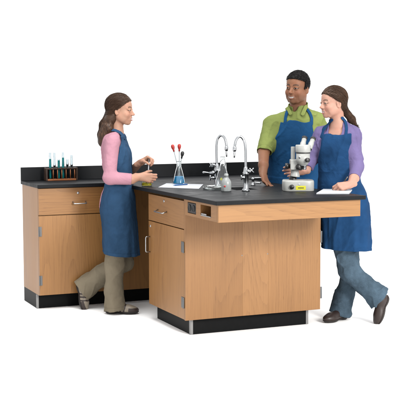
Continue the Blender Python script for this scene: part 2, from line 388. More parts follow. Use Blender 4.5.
# --- paper and pen
q = [onb(158.4, 187.6), onb(199, 189.1), onb(203.2, 184.8), onb(166.5, 183.7)]
bm = bmesh.new(); lo = [bm.verts.new((v.x, v.y, Z0 + .0005)) for v in q]; hi = [bm.verts.new((v.x, v.y, Z0 + .0035)) for v in q]
bm.faces.new(lo[::-1]); bm.faces.new(hi)
for i in range(4): bm.faces.new((lo[i], lo[(i + 1) % 4], hi[(i + 1) % 4], hi[i]))
o = obj('paper_sheets', bm, M['paper'], loc=q[0]); tag(o, 'white sheets of paper lying on the worktop below the blue flask', 'paper')
p0, p1 = onb(173.2, 186.5), onb(187.5, 185.4); p0.z = p1.z = Z0 + .0085
o = obj('ballpoint_pen', tube(bmesh.new(), [p0, p0.lerp(p1, .08), p0.lerp(p1, .15), p0.lerp(p1, .97), p1], [.001, .003, .0048, .0048, .0025], 12), M['bluepen'], loc=p0); tag(o, 'blue pen lying on the white paper', 'pen')
cl = tube(bmesh.new(), [p0.lerp(p1, .95) + Vector((0, 0, .005)), p0.lerp(p1, .95) + Vector((0, 0, .008)), p0.lerp(p1, .68) + Vector((0, 0, .007))], .0011, 8); obj('clip', cl, M['chrome'], o)

# --- glass dish round the foot of the first tap
dc = onb(217, 189.3)
prof = [(0, .001), (.090, .001), (.094, .004), (.095, .020), (.0925, .020), (.091, .005), (.088, .0035), (0, .0035)]
dish = obj('glass_dish', lathe(bmesh.new(), prof, dc, n=48), M['glass'], loc=dc); tag(dish, 'shallow round glass dish at the foot of the nearer-left tap', 'dish')

# --- gooseneck taps
def tap(base, px_pts, h, label, levers):
    root = empty('gooseneck_tap', base, label, 'tap', 'gooseneck taps')
    b = Vector(base)
    bm = lathe(bmesh.new(), [(0, 0), (.027, 0), (.028, .006), (.022, .012), (.0185, .02), (.0185, .105), (.0205, .107), (.0205, .122), (.016, .128), (.013, .15), (.009, .16), (0, .16)], b, n=28)
    obj('body', bm, M['chrome'], root)
    pts = [Vector(at(x, y, h + d)) for x, y, d in px_pts]
    P2 = [pts[0]]
    n = len(pts)
    for i in range(n - 1):      # catmull-rom
        p_1, p_2 = pts[i], pts[i + 1]; pm = pts[max(i - 1, 0)]; pp = pts[min(i + 2, n - 1)]
        for k in range(1, 7):
            t = k / 6
            P2.append(.5 * ((2 * p_1) + (p_2 - pm) * t + (2 * pm - 5 * p_1 + 4 * p_2 - pp) * t * t + (3 * p_1 - pm - 3 * p_2 + pp) * t ** 3))
    obj('gooseneck', tube(bmesh.new(), P2, .0088, 14), M['chrome'], root)
    e = P2[-1]; d = (P2[-1] - P2[-3]).normalized()
    bm = lathe(bmesh.new(), [(0, -.03), (.0105, -.03), (.0125, -.026), (.0125, -.004), (.009, .002), (0, .002)], e, d, 20); nz = obj('nozzle', bm, M['chrome'], root)
    bm = lathe(bmesh.new(), [(0, 0), (.0075, .002), (.0065, .012), (.0075, .016), (.006, .03), (.0045, .044), (0, .044)], e, d, 18); obj('nozzle_tip', bm, M['steel'], nz)
    return root
b1 = onb(217.0, 186.8); h1 = (np.array(b1) - CAM) @ FW
t1 = tap(b1, [(217, 167, 0), (216.5, 156, 0), (216.5, 145, 0), (217.8, 138.6, 0), (221.2, 135.3, -.005), (224.6, 138, -.01), (226.2, 144, -.015), (226.5, 150.5, -.015)], h1, 'chrome gooseneck tap standing in the glass dish behind the clear bottles', None)
def valve(parent, p, q, r=.012):
    p, q = Vector(p), Vector(q); d = (q - p)
    v = obj('valve', tube(bmesh.new(), [p, p + d * .35, p + d * .36, p + d * .62, p + d * .63, q], [r * .7, r * .7, r, r, r * .6, r * .6], 14), M['chrome'], parent); return v
def lever(parent, p, q, r=.0042):
    p, q = Vector(p), Vector(q); d = (q - p).normalized()
    L = (q - p).length
    return obj('lever', tube(bmesh.new(), [p, p + d * L * .2, p + d * L * .9, q], [r, r, r * 1.35, r * .7], 12), M['chrome'], parent)
A = lambda x, y, h: Vector(at(x, y, h))
v = valve(t1, A(217, 172.5, h1), A(209.5, 172.8, h1 - .02), .013); lever(v, A(210.5, 173, h1 - .02), A(202.4, 172.2, h1 - .03), .005)
v = valve(t1, A(216.5, 165, h1), A(211, 165, h1 - .03), .011)
for (xa, ya, xb, yb) in ((209.7, 163, 212.3, 167.2), (212.4, 163.2, 209.7, 167)): lever(v, A(xa, ya, h1 - .032), A(xb, yb, h1 - .032), .003)
v = valve(t1, A(216.5, 178, h1), A(210.2, 177.8, h1 - .03), .010); lever(v, A(210.3, 175.3, h1 - .03), A(210.3, 180.4, h1 - .03), .0045)
b2 = onb(245.8, 191); h2 = (np.array(b2) - CAM) @ FW
t2 = tap(b2, [(245.8, 172, 0), (245.6, 160, 0), (245.4, 148, 0), (244, 140.5, 0), (240.3, 136.4, -.005), (236.6, 139, -.01), (234.9, 144.5, -.015), (234.5, 151, -.015)], h2, 'chrome gooseneck tap beside the man\'s hand, in front of the dark sink', None)
v = valve(t2, A(245.8, 172, h2), A(251.5, 170.5, h2 - .02), .012)
for (xa, ya, xb, yb) in ((249.6, 168.3, 253.8, 172.8), (253.6, 168, 249.8, 173)): lever(v, A(xa, ya, h2 - .024), A(xb, yb, h2 - .024), .0042)
v = valve(t2, A(245.8, 178, h2), A(241.5, 177.5, h2 - .03), .010)
for (xa, ya, xb, yb) in ((241.3, 175.2, 241.6, 180),): lever(v, A(xa, ya, h2 - .03), A(xb, yb, h2 - .03), .0045)
# bench gas cock beside the second tap
g0 = onb(253, 185.2); hg = (np.array(g0) - CAM) @ FW
gc = empty('gas_cock', g0, 'small chrome gas cock with bent outlet pipe between the tap and the man\'s hand', 'gas tap')
obj('body', lathe(bmesh.new(), [(0, 0), (.017, 0), (.017, .005), (.010, .009), (.009, .035), (.012, .038), (.012, .05), (.006, .056), (0, .056)], g0, n=24), M['chrome'], gc)
obj('outlet_pipe', tube(bmesh.new(), [A(253, 178.5, hg), A(255, 178, hg - .005), A(259, 177.8, hg - .01), A(262.5, 178, hg - .015)], [.0055, .005, .0045, .0035], 12), M['chrome'], gc)
lever(gc, A(253, 182.3, hg), A(261, 183.2, hg - .02), .0045)

# --- clear flask and wash bottle behind and beside the first tap
f2 = onb(222.6, 188.3); 
flask(f2, .056, .165, .215, .016, 'conical_flask', 'tall clear empty conical flask with a yellow diamond label beside the gooseneck tap', M['glass'])
hh2 = (np.array(f2) - CAM) @ FW
bm = bmesh.new(); c = A(221.3, 179, hh2 - .0365); n_ = (-FWv * .9 + Vector((0, 0, .2))).normalized(); x_ = RTv; y_ = n_.cross(x_).normalized()
vs = [bm.verts.new(c + x_ * a + y_ * b + n_ * k) for k in (0, .001) for a, b in ((.010, 0), (0, .012), (-.010, 0), (0, -.012))]
bm.faces.new(vs[:4]); bm.faces.new(vs[4:])
for i in range(4): bm.faces.new((vs[i], vs[(i + 1) % 4], vs[(i + 1) % 4 + 4], vs[i + 4]))
yl = obj('label_diamond', bm, M['yellow'], bpy.data.objects['conical_flask.001'])
w0 = onb(226.3, 191.2); hw = (np.array(w0) - CAM) @ FW
wbm = lathe(bmesh.new(), [(0, .001), (.030, .001), (.033, .004), (.033, .052), (.031, .063), (.024, .077), (.015, .087), (.0125, .092), (.0125, .102), (0, .102)], w0)
o = obj('wash_bottle', wbm, M['milky'], loc=w0); tag(o, 'small translucent white wash bottle with a red label beside the glass dish', 'bottle')
obj('cap', lathe(bmesh.new(), [(.0128, .094), (.0145, .094), (.0145, .111), (.011, .115), (.004, .117), (0, .117)], w0, n=24), M['milky'], o)
e = Vector(w0) + Vector((0, 0, .115))
obj('spout', tube(bmesh.new(), [e, e + Vector((0, 0, .02))] + arc(e + Vector((0, 0, .03)), e + Vector((0, 0, .085)) - RTv * .0, e + Vector((0, 0, .10)) - RTv * .02, 8) + [e + Vector((0, 0, .075)) - RTv * .043], .0024, 8), M['milky'], o)
obj('label', lathe(bmesh.new(), [(0, .034), (.0065, .034), (.0065, .0352), (0, .0352)], Vector(w0) + Vector((0, 0, .034)), tuple(-FWv * .95 - RTv * .3), 20), M['redlabel'], o)

# --- stereo microscope
s0 = onb(299, 191.3); hs = (np.array(s0) - CAM) @ FW + .075   # distance of the column plane
ms = empty('stereo_microscope', Vector(s0) + FWv * .075, 'grey stereo microscope with twin eyepieces standing at the worktop edge', 'microscope')
O = Vector(s0) + FWv * .075
def L(u, d, z): return O + RTv * u + FWv * d + Vector((0, 0, z))       # right, away, up
def rbox(u0, u1, d0, d1, z0, z1):
    bm = bmesh.new(); vs = [bm.verts.new(L(u, d, z)) for z in (z0, z1) for d in (d0, d1) for u in (u0, u1)]
    for f in ((0, 2, 3, 1), (4, 5, 7, 6), (0, 1, 5, 4), (2, 6, 7, 3), (0, 4, 6, 2), (1, 3, 7, 5)): bm.faces.new([vs[i] for i in f])
    return bm
S = 1 / 153.0    # metres per photo pixel here
ux = lambda px: (px - 299) * S
zy = lambda py: (191.8 - py) * S * .985
# base: rounded stadium
bm = bmesh.new(); bw, bd, bh = .103, .088, .070
ring = []
for k in range(48):
    a = 2 * math.pi * k / 48; c_, s_ = math.cos(a), math.sin(a)
    ring.append((bw * math.copysign(abs(c_) ** .45, c_), bd * math.copysign(abs(s_) ** .45, s_)))
prev = None
for z, k in ((.0, .985), (.004, 1), (bh - .012, 1), (bh - .005, .985), (bh, .955)):
    cur = [bm.verts.new(L(u * k, d * k, z)) for u, d in ring]
    if prev:
        for i in range(48): bm.faces.new((prev[i], prev[(i + 1) % 48], cur[(i + 1) % 48], cur[i])).smooth = True
    else: bm.faces.new(cur[::-1])
    prev = cur
bm.faces.new(prev)
bs = obj('base', bm, M['scope'], ms)
obj('stage_plate', lathe(bmesh.new(), [(0, 0), (.045, 0), (.045, .003), (.043, .004), (0, .004)], L(.012, -.015, bh), n=40), M['milky'], bs)
obj('dimmer_knob', lathe(bmesh.new(), [(0, .014), (.0125, .014), (.015, .011), (.0155, 0)], L(-.048, -bd + .0005, .030), tuple(-FWv), 28), M['black_plastic'], bs)
lb = obj('label', rbox(-.022, .043, -bd - .0012, -bd + .001, .010, .037), M['yellow'], bs)
bm = rbox(-.008, .030, -bd - .002, -bd - .0014, .0205, .0255)
obj('label_print', bm, M['rubber'], lb)
obj('switch', rbox(-.006, .006, -bd - .003, -bd + .002, .043, .052), M['paper'], bs, bevel=.001)
# column
obj('column', lathe(bmesh.new(), [(.014, bh), (.014, bh + .215), (.0125, bh + .218), (0, bh + .218)], L(ux(294.2), .03, 0), n=28), M['scope'], ms)
obj('column_foot', lathe(bmesh.new(), [(.026, bh - .002), (.026, bh + .014), (.02, bh + .024), (.015, bh + .036)], L(ux(294.2), .03, 0), n=28), M['black_plastic'], ms)
ca = obj('focus_carriage', rbox(ux(291), ux(300.5), -.03, .055, zy(170.5), zy(160)), M['scope'], ms, bevel=.005)
obj('carriage_neck', lathe(bmesh.new(), [(.030, 0), (.030, .012), (.022, .03), (.018, .045)], L(ux(296), -.0, zy(177.5)), tuple(RTv * .12 + Vector((0, 0, 1))), 24), M['scope'], ms)
obj('focus_knob', lathe(bmesh.new(), [(0, -.002), (.014, -.002), (.014, .01), (.0195, .012), (.0195, .028), (.017, .031), (0, .031)], L(ux(291), .01, zy(166.8)), tuple(-RTv), 26), M['black_plastic'], ca)
obj('focus_knob', lathe(bmesh.new(), [(0, -.002), (.016, -.002), (.0205, .004), (.0205, .03), (.017, .033), (0, .033)], L(ux(298.5), -.028, zy(167.6)), tuple(RTv * .5 - FWv * .85), 26), M['black_plastic'], ca)
# optical head
hb = obj('optical_body', lathe(bmesh.new(), [(0, 0), (.028, 0), (.034, .012), (.043, .022), (.045, .034), (.045, .078), (0, .078)], L(ux(303.3), -.045, zy(165.6)), n=36), M['scope'], ms)
obj('seam_ring', lathe(bmesh.new(), [(.043, .078), (.046, .079), (.046, .084), (.043, .085)], L(ux(303.3), -.045, zy(165.6)), n=36), M['black_plastic'], hb)
hd = obj('binocular_head', lathe(bmesh.new(), [(0, .0845), (.048, .0845), (.0495, .089), (.0495, .128), (.046, .134), (0, .134)], L(ux(303.3), -.045, zy(165.6)), n=36), M['scope'], ms)
obj('zoom_knob', lathe(bmesh.new(), [(0, -.004), (.013, -.004), (.0145, .004), (.0145, .018), (.012, .02), (0, .02)], L(ux(306.5), -.09, zy(160)), tuple(RTv * .35 - FWv * .93), 24), M['black_plastic'], hb)
obj('badge', lathe(bmesh.new(), [(0, .002), (.008, .002), (.0085, 0)], L(ux(299.4), -.081, zy(157.2)), tuple(-RTv * .35 - FWv * .93), 20), M['steel'], hb)
obj('objective', lathe(bmesh.new(), [(0, 0), (.018, 0), (.019, .004), (.019, .02), (.022, .024), (.022, .034), (0, .034)], L(ux(303.8), -.045, zy(170)), n=28), M['chrome'], ms)
for (xa, ya, xb, yb) in ((302.4, 148, 306.0, 137.2), (310.0, 148, 314.6, 138.2)):
    pa = L(ux(xa), -.03, zy(ya)); pb = L(ux(xb), .02, zy(yb)); d = (pb - pa).normalized(); LL = (pb - pa).length
    et = obj('eyepiece_tube', lathe(bmesh.new(), [(.0185, -.01), (.0185, LL * .45), (.0155, LL * .5), (.0155, LL * .84), (0, LL * .84)], pa, d, 26), M['scope'], hd)
    obj('eyecup', lathe(bmesh.new(), [(.0155, LL * .8), (.0185, LL * .84), (.0185, LL * .97), (.016, LL), (.010, LL), (.009, LL * .95), (0, LL * .95)], pa, d, 26), M['rubber'], et)

# --- notebook and pen of the right-hand woman
q = [onb(316.4, 194.4), onb(349.0, 194.3), onb(352.0, 190.8), onb(323.5, 190.2)]
def sheet(q, z0, z1, grow=0):
    c = sum(q, Vector()) / 4; bm = bmesh.new()
    lo = [bm.verts.new(((c + (v - c) * (1 + grow)).x, (c + (v - c) * (1 + grow)).y, z0)) for v in q]; hi = [bm.verts.new((v.co.x, v.co.y, z1)) for v in lo]
    bm.faces.new(lo[::-1]); bm.faces.new(hi)
    for i in range(4): bm.faces.new((lo[i], lo[(i + 1) % 4], hi[(i + 1) % 4], hi[i]))
    return bm
nb = obj('notebook', sheet(q, Z0, Z0 + .002, .02), M['hinge'], loc=q[0], bevel=.0005); tag(nb, 'open grey paper notebook under the writing hand at the worktop corner', 'notebook')
obj('pages', sheet(q, Z0 + .002, Z0 + .009), M['paper'], nb)
# ------------------------------------------------------------------ signed-distance modelling for figures
F = np.float32
def nrm(v): v = np.asarray(v, float); return v / np.linalg.norm(v)
def hash3(i, j, k, seed):
    h = (i.astype(np.int64) * 73856093) ^ (j.astype(np.int64) * 19349663) ^ (k.astype(np.int64) * 83492791) ^ (seed * 2654435761)
    h = (h ^ (h >> 13)) * 1274126177; h = (h ^ (h >> 16)) & 0xffff
    return h.astype(F) / 32767.5 - 1
def vnoise(P, seed=0):
    """smooth value noise in [-1, 1]"""
    Q = np.floor(P).astype(np.int64); f = (P - Q).astype(F); f = f * f * (3 - 2 * f); out = 0
    for dx in (0, 1):
        wx = f[..., 0] if dx else 1 - f[..., 0]
        for dy in (0, 1):
            wy = f[..., 1] if dy else 1 - f[..., 1]
            for dz in (0, 1):
                wz = f[..., 2] if dz else 1 - f[..., 2]
                out = out + wx * wy * wz * hash3(Q[..., 0] + dx, Q[..., 1] + dy, Q[..., 2] + dz, seed)
    return out
def dot(P, v): return P[..., 0] * F(v[0]) + P[..., 1] * F(v[1]) + P[..., 2] * F(v[2])
def length(P): return np.sqrt(P[..., 0] ** 2 + P[..., 1] ** 2 + P[..., 2] ** 2)
class Frame:
    """right-handed frame: f forward, l left, z up (may be tilted)"""
    def __init__(s, o, f, up=(0, 0, 1)):
        s.o = np.asarray(o, float); s.f = nrm(f); up = np.asarray(up, float); s.l = nrm(np.cross(up, s.f)); s.u = np.cross(s.f, s.l)
    def loc(s, P):
        Q = P - s.o.astype(F); return dot(Q, s.f), dot(Q, s.l), dot(Q, s.u)
    def w(s, x, y, z): return s.o + s.f * x + s.l * y + s.u * z
def cone(a, b, ra, rb, cap0=False, cap1=False, flat=None):
    """tapered limb from a to b; cap0/cap1 cut that end off square; flat=(dir, k) squashes along dir"""
    a = np.asarray(a, float); b = np.asarray(b, float); ab = b - a; L = np.linalg.norm(ab); d = ab / L
    def f(P):
        Q = P - a.astype(F); t = dot(Q, d); tc = np.clip(t, 0, L)
        R = Q - tc[..., None] * d.astype(F)
        if flat is not None:
            g, k = flat; c = dot(R, g); R = R + (c * F(k - 1))[..., None] * np.asarray(g, F)
        r = ra + (rb - ra) * (tc / L)
        D = length(R) - r
        if cap0: D = np.maximum(D, -t)
        if cap1: D = np.maximum(D, t - L)
        return D
    return f
def ell(c, r, fr=None):
    c = np.asarray(c, float); r = np.asarray(r, float)
    def f(P):
        Q = P - c.astype(F)
        q = np.stack([dot(Q, fr.f), dot(Q, fr.l), dot(Q, fr.u)], -1) if fr is not None else Q
        k0 = length(q / r.astype(F)); k1 = length(q / (r * r).astype(F))
        return k0 * (k0 - 1) / np.maximum(k1, 1e-6)
    return f
def sph(c, r):
    c = np.asarray(c, F)
    return lambda P: length(P - c) - F(r)
def plane(p, n):
    """negative on the side opposite n"""
    p = np.asarray(p, float); n = nrm(n); return lambda P: dot(P, n) - F(p @ n)
def loft(fr, rows, power=2.0):
    """rows (z, x0, y0, half depth, half width): rounded body along the frame's up"""
    rows = sorted(rows); z = np.array([r[0] for r in rows]); A = np.array([r[1:] for r in rows], float)
    zz = np.linspace(z[0], z[-1], 96); m = np.gradient(A, z, axis=0)
    out = np.empty((96, 4))
    for i, q in enumerate(zz):
        k = min(max(np.searchsorted(z, q) - 1, 0), len(z) - 2); h = z[k + 1] - z[k]; t = (q - z[k]) / h
        out[i] = (2 * t ** 3 - 3 * t * t + 1) * A[k] + (t ** 3 - 2 * t * t + t) * h * m[k] + (-2 * t ** 3 + 3 * t * t) * A[k + 1] + (t ** 3 - t * t) * h * m[k + 1]
    steep = np.sqrt(1 + np.minimum(np.abs(np.gradient(out[:, 2:], zz, axis=0)).max(1), 3) ** 2)
    def f(P):
        x, y, q = fr.loc(P); qc = np.clip(q, z[0], z[-1])
        x0, y0, a, b = (np.interp(qc, zz, out[:, i]).astype(F) for i in range(4))
        u, v = (x - x0) / a, (y - y0) / b
        rr = (np.abs(u) ** power + np.abs(v) ** power + 1e-9) ** (1 / power)
        D = (rr - 1) * np.minimum(a, b) * 1.05 / np.interp(qc, zz, steep).astype(F)
        # true-ish distance away from the thin axis
        return np.maximum(D, np.maximum(z[0] - q, q - z[-1]))
    return f
def off(f, k): return lambda P: f(P) - F(k)
def neg(f): return lambda P: -f(P)
def fmax(*fs):
    def g(P):
        D = fs[0](P)
        for q in fs[1:]: D = np.maximum(D, q(P))
        return D
    return g
def fmin(*fs):
    def g(P):
        D = fs[0](P)
        for q in fs[1:]: D = np.minimum(D, q(P))
        return D
    return g
def smin(a, b, k):
    if k <= 0: return np.minimum(a, b)
    h = np.maximum(k - np.abs(a - b), 0) / k; return np.minimum(a, b) - h * h * k * F(.25)
def blend(fs, k):
    def g(P):
        D = fs[0](P)
        for q in fs[1:]: D = smin(D, q(P), k)
        return D
    return g
def run(ops, P, sel=None):
    D = np.full(P.shape[:-1], 1, F)
    for op, f, k in ops:
        if op == 'add': D = smin(D, f(P), k)
        elif op == 'sub': D = -smin(-D, f(P), k)
        elif op == 'int': D = -smin(-D, -f(P), k)
        elif op == 'disp': D = D + f(P)
    return D
def field(ops): return lambda P: run(ops, P)
def polygonize(ops, lo, hi, h, slack=2.0):
    B = 8; s = B * h; lo = np.asarray(lo, float); n = np.ceil((np.asarray(hi) - lo) / s).astype(int) + 1
    g = np.stack(np.meshgrid(*[np.arange(q) for q in n], indexing='ij'), -1).reshape(-1, 3)
    Cn = (lo + (g + .5) * s).astype(F); R = s * .87
    keep = np.abs(run(ops, Cn)) < R * slack + .012
    g = g[keep]; Cn = Cn[keep]
    offs = np.stack(np.meshgrid(*[np.arange(B + 1)] * 3, indexing='ij'), -1).reshape(-1, 3)
    N = len(g); Vv, Cc, Qd = [], [], []
    big = np.int64(1 << 20)
    ids = lambda q: (q[..., 0] * big + q[..., 1]) * big + q[..., 2]
    for st in range(0, N, 1500):
        gb = g[st:st + 1500]; cb = Cn[st:st + 1500]
        P = (lo + (gb[:, None, :] * B + offs[None]) * h).astype(F)
        D = np.full(P.shape[:-1], 1, F)
        for op, f, k in ops:
            if op == 'disp': D = D + f(P); continue
            fc = f(cb); lim = R * slack + k + .012
            if op == 'add':
                q = np.where(fc < lim)[0]
                if len(q): D[q] = smin(D[q], f(P[q]), k)
            elif op == 'sub':
                q = np.where(fc < lim)[0]
                if len(q): D[q] = -smin(-D[q], f(P[q]), k)
            else:
                q = np.where(fc > -lim)[0]
                if len(q): D[q] = -smin(-D[q], -f(P[q]), k)
        V = D.reshape(-1, B + 1, B + 1, B + 1); V = np.where(V == 0, F(1e-7), V); S = V < 0
        c8 = [S[:, a:a + B, b:b + B, c:c + B] for a in (0, 1) for b in (0, 1) for c in (0, 1)]
        cnt = sum(x.astype(np.int8) for x in c8); bi, ci, cj, ck = np.where((cnt > 0) & (cnt < 8))
        if not len(bi): continue
        acc = np.zeros((len(bi), 3)); num = np.zeros(len(bi))
        for ax in range(3):
            o1, o2 = [a for a in range(3) if a != ax]
            for u in (0, 1):
                for v in (0, 1):
                    d0 = [0, 0, 0]; d0[o1] = u; d0[o2] = v; d1 = list(d0); d1[ax] = 1
                    a = V[bi, ci + d0[0], cj + d0[1], ck + d0[2]]; b = V[bi, ci + d1[0], cj + d1[1], ck + d1[2]]
                    x = (a < 0) != (b < 0); t = np.where(x, a / np.where(x, a - b, 1), 0)
                    p = np.tile(np.array(d0, float), (len(bi), 1)); p[:, ax] += t
                    acc += p * x[:, None]; num += x
        cell = gb[bi].astype(np.int64) * B + np.stack([ci, cj, ck], 1)
        Vv.append(lo + (cell + acc / num[:, None]) * h); Cc.append(ids(cell + 1))
        for ax in range(3):
            o1, o2 = [(1, 2), (2, 0), (0, 1)][ax]
            sl0 = [slice(0, B)] * 3; sl1 = [slice(0, B)] * 3; sl1[ax] = slice(1, B + 1)
            a = S[(slice(None), *sl0)]; b = S[(slice(None), *sl1)]
            e, i, j, k = np.where(a != b)
            base = gb[e].astype(np.int64) * B + np.stack([i, j, k], 1) + 1
            e1 = np.zeros(3, np.int64); e1[o1] = 1; e2 = np.zeros(3, np.int64); e2[o2] = 1
            q = np.stack([ids(base - e1 - e2), ids(base - e2), ids(base), ids(base - e1)], 1)
            flip = ~a[e, i, j, k]; q[flip] = q[flip][:, ::-1]; Qd.append(q)
    V = np.concatenate(Vv); Ci = np.concatenate(Cc); Q = np.concatenate(Qd)
    o = np.argsort(Ci); Ci = Ci[o]; V = V[o]
    w = np.clip(np.searchsorted(Ci, Q), 0, len(Ci) - 1); miss = np.unique(Q[Ci[w] != Q])
    if len(miss):          # rounding on a block border can lose a cell: close it with its centre
        cell = np.stack([miss // (big * big), (miss // big) % big, miss % big], 1) - 1
        V = np.concatenate([V, lo + (cell + .5) * h]); Ci = np.concatenate([Ci, miss]); o = np.argsort(Ci); Ci = Ci[o]; V = V[o]; w = np.searchsorted(Ci, Q)
        for q in np.searchsorted(Ci, miss):
            nb_ = np.setdiff1d(np.unique(w[(w == q).any(1)]), np.searchsorted(Ci, miss))
            if len(nb_): V[q] = V[nb_].mean(0)
    return V, w
def smooth_verts(V, Q, it=1, lam=.5):
    e = np.concatenate([Q[:, [0, 1]], Q[:, [1, 2]], Q[:, [2, 3]], Q[:, [3, 0]]])
    for _ in range(it):
        acc = np.zeros_like(V); c = np.zeros(len(V))
        for a, b in ((0, 1), (1, 0)):
            np.add.at(acc, e[:, a], V[e[:, b]]); np.add.at(c, e[:, a], 1)
        V = V + lam * (acc / np.maximum(c, 1)[:, None] - V)
    return V
def mesh_from(name, parts, colour=None):
    vs, qs, n = [], [], 0
    for V, Q in parts: vs.append(V); qs.append(Q + n); n += len(V)
    V = np.concatenate(vs); Q = np.concatenate(qs)
    me = bpy.data.meshes.new(name); me.vertices.add(len(V)); me.vertices.foreach_set('co', V.astype(F).ravel())
    me.loops.add(len(Q) * 4); me.loops.foreach_set('vertex_index', Q.astype(np.int32).ravel())
    me.polygons.add(len(Q)); me.polygons.foreach_set('loop_start', np.arange(0, len(Q) * 4, 4, dtype=np.int32))
    me.update(calc_edges=True); me.validate()
    if colour is not None:
        a = me.color_attributes.new('tone', 'FLOAT_COLOR', 'POINT'); c = np.ones((len(V), 4), F); c[:, :3] = colour(V.astype(F)); a.data.foreach_set('color', c.ravel())
    return me
def largest(V, Q):
    lab = np.arange(len(V))
    while True:
        m = lab[Q].min(1); new = lab.copy(); np.minimum.at(new, Q.ravel(), np.repeat(m, 4)); new = new[new]
        if (new == lab).all(): break
        lab = new
    keep = lab == np.bincount(lab).argmax(); idx = np.cumsum(keep) - 1
    return V[keep], idx[Q[keep[Q[:, 0]]]]
def solid(name, ops, lo, hi, h, mat, parent=None, loc=None, colour=None, sm=1):
    V, Q = polygonize(ops, lo, hi, h)
    if name == 'strap': V, Q = largest(V, Q)
    V = smooth_verts(V, Q, sm)
    return link(name, mesh_from(name, [(V, Q)], colour), mat, parent, loc, True)

# --- materials for figures
def tone_mat(name, rough=.5, spec=.4, sss=0.0, nscale=60, namt=.12, bump=.0, bscale=400, sheen=0.0):
    t = NT(name); t.set(Roughness=rough); t.b.inputs['Specular IOR Level'].default_value = spec
    at_ = t.n('ShaderNodeVertexColor'); at_.layer_name = 'tone'
    tc = t.n('ShaderNodeTexCoord'); nz = t.n('ShaderNodeTexNoise', Scale=nscale, Detail=4.0); t.l(tc.outputs['Object'], nz.inputs['Vector'])
    mr = t.n('ShaderNodeMapRange'); mr.inputs[3].default_value = ALB * (1 - namt); mr.inputs[4].default_value = ALB * (1 + namt); t.l(nz.outputs[0], mr.inputs[0])
    mx = t.n('ShaderNodeVectorMath', operation='SCALE'); t.l(at_.outputs[0], mx.inputs[0]); t.l(mr.outputs[0], mx.inputs['Scale'])
    t.l(mx.outputs[0], t.b.inputs['Base Color'])
    if sss: t.b.inputs['Subsurface Weight'].default_value = sss; t.b.inputs['Subsurface Radius'].default_value = (1, .35, .2); t.b.inputs['Subsurface Scale'].default_value = .006
    if bump:
        n2 = t.n('ShaderNodeTexNoise', Scale=bscale, Detail=3.0); t.l(tc.outputs['Object'], n2.inputs['Vector'])
        bp = t.n('ShaderNodeBump', Strength=bump, Distance=.001); t.l(n2.outputs[0], bp.inputs['Height']); t.l(bp.outputs[0], t.b.inputs['Normal'])
    if sheen: t.b.inputs['Sheen Weight'].default_value = sheen
    return t.m
M['skin'] = tone_mat('skin', .52, .20, .25, 45, .09, .25, 420)
M['eye'] = tone_mat('eyeball', .15, .5)
M['shoe'] = tone_mat('shoe_leather', .45, .4, 0, 50, .2, .15, 300)
def cloth(name, c_, var=.14, rough=.85, weave=900, sheen=.0, bump=.25, blot=6, dark=None, wrinkle=13.0):
    c = al(c_); t = NT(name); t.set(Roughness=rough); t.b.inputs['Specular IOR Level'].default_value = .06; t.b.inputs['Sheen Weight'].default_value = sheen
    tc = t.n('ShaderNodeTexCoord')
    a = t.n('ShaderNodeTexNoise', Scale=blot, Detail=4.0, Roughness=.6); t.l(tc.outputs['Object'], a.inputs['Vector'])
    b = t.n('ShaderNodeTexNoise', Scale=weave, Detail=2.0); t.l(tc.outputs['Object'], b.inputs['Vector'])
    m = t.n('ShaderNodeMix', data_type='FLOAT'); m.inputs[0].default_value = .45; t.l(a.outputs[0], m.inputs[2]); t.l(b.outputs[0], m.inputs[3])
    lo = dark or tuple(x * (1 - var) for x in c); hi = tuple(min(1, x * (1 + var)) for x in c)
    t.l(ramp(t, m.outputs[0], [(.3, lo), (.7, hi)]), t.b.inputs['Base Color'])
    wr = t.n('ShaderNodeTexNoise', Scale=wrinkle, Detail=3.0, Distortion=1.2); t.l(tc.outputs['Object'], wr.inputs['Vector'])
    b1 = t.n('ShaderNodeBump', Strength=.55, Distance=.010); t.l(wr.outputs[0], b1.inputs['Height'])
    bp = t.n('ShaderNodeBump', Strength=bump, Distance=.0012); t.l(b.outputs[0], bp.inputs['Height']); t.l(b1.outputs[0], bp.inputs['Normal']); t.l(bp.outputs[0], t.b.inputs['Normal'])
    return t.m
def hairmat(name, c, hi, spec=.16):
    c, hi = al(c), al(hi); t = NT(name); t.set(Roughness=.45); t.b.inputs['Specular IOR Level'].default_value = spec
    at_ = t.n('ShaderNodeVertexColor'); at_.layer_name = 'tone'      # the strand phase travels in the mesh
    tc = t.n('ShaderNodeTexCoord'); nz = t.n('ShaderNodeTexNoise', Scale=130.0, Detail=3.0)
    t.l(at_.outputs[0], nz.inputs['Vector'])
    t.l(ramp(t, nz.outputs[0], [(.3, tuple(x * .55 for x in c)), (.5, c), (.72, hi)]), t.b.inputs['Base Color'])
    bp = t.n('ShaderNodeBump', Strength=.5, Distance=.002); t.l(nz.outputs[0], bp.inputs['Height']); t.l(bp.outputs[0], t.b.inputs['Normal'])
    return t.m
M['hair_dark'] = hairmat('dark_brown_hair', (.048, .024, .014), (.13, .067, .038))
M['hair_brown'] = hairmat('brown_hair', (.052, .027, .016), (.14, .072, .040))
M['hair_black'] = hairmat('black_hair', (.010, .009, .009), (.020, .018, .017), .06)
M['pink'] = cloth('pink_knit', (.46, .235, .295), .12)
M['lavender'] = cloth('lavender_knit', (.155, .125, .265), .16)
M['green'] = cloth('green_polo_knit', (.215, .26, .078), .16)
M['denim_apron'] = cloth('blue_denim_apron', (.026, .067, .136), .40)
M['blue_apron'] = cloth('bright_blue_apron', (.011, .062, .160), .36)
M['navy_apron'] = cloth('deep_blue_apron', (.012, .051, .136), .38)
M['olive'] = cloth('olive_twill', (.225, .19, .135), .16)
M['jeans'] = cloth('faded_blue_jeans', (.066, .104, .142), .5, blot=13, weave=500)
M['dark_trousers'] = cloth('dark_trousers', (.03, .03, .04), .2)

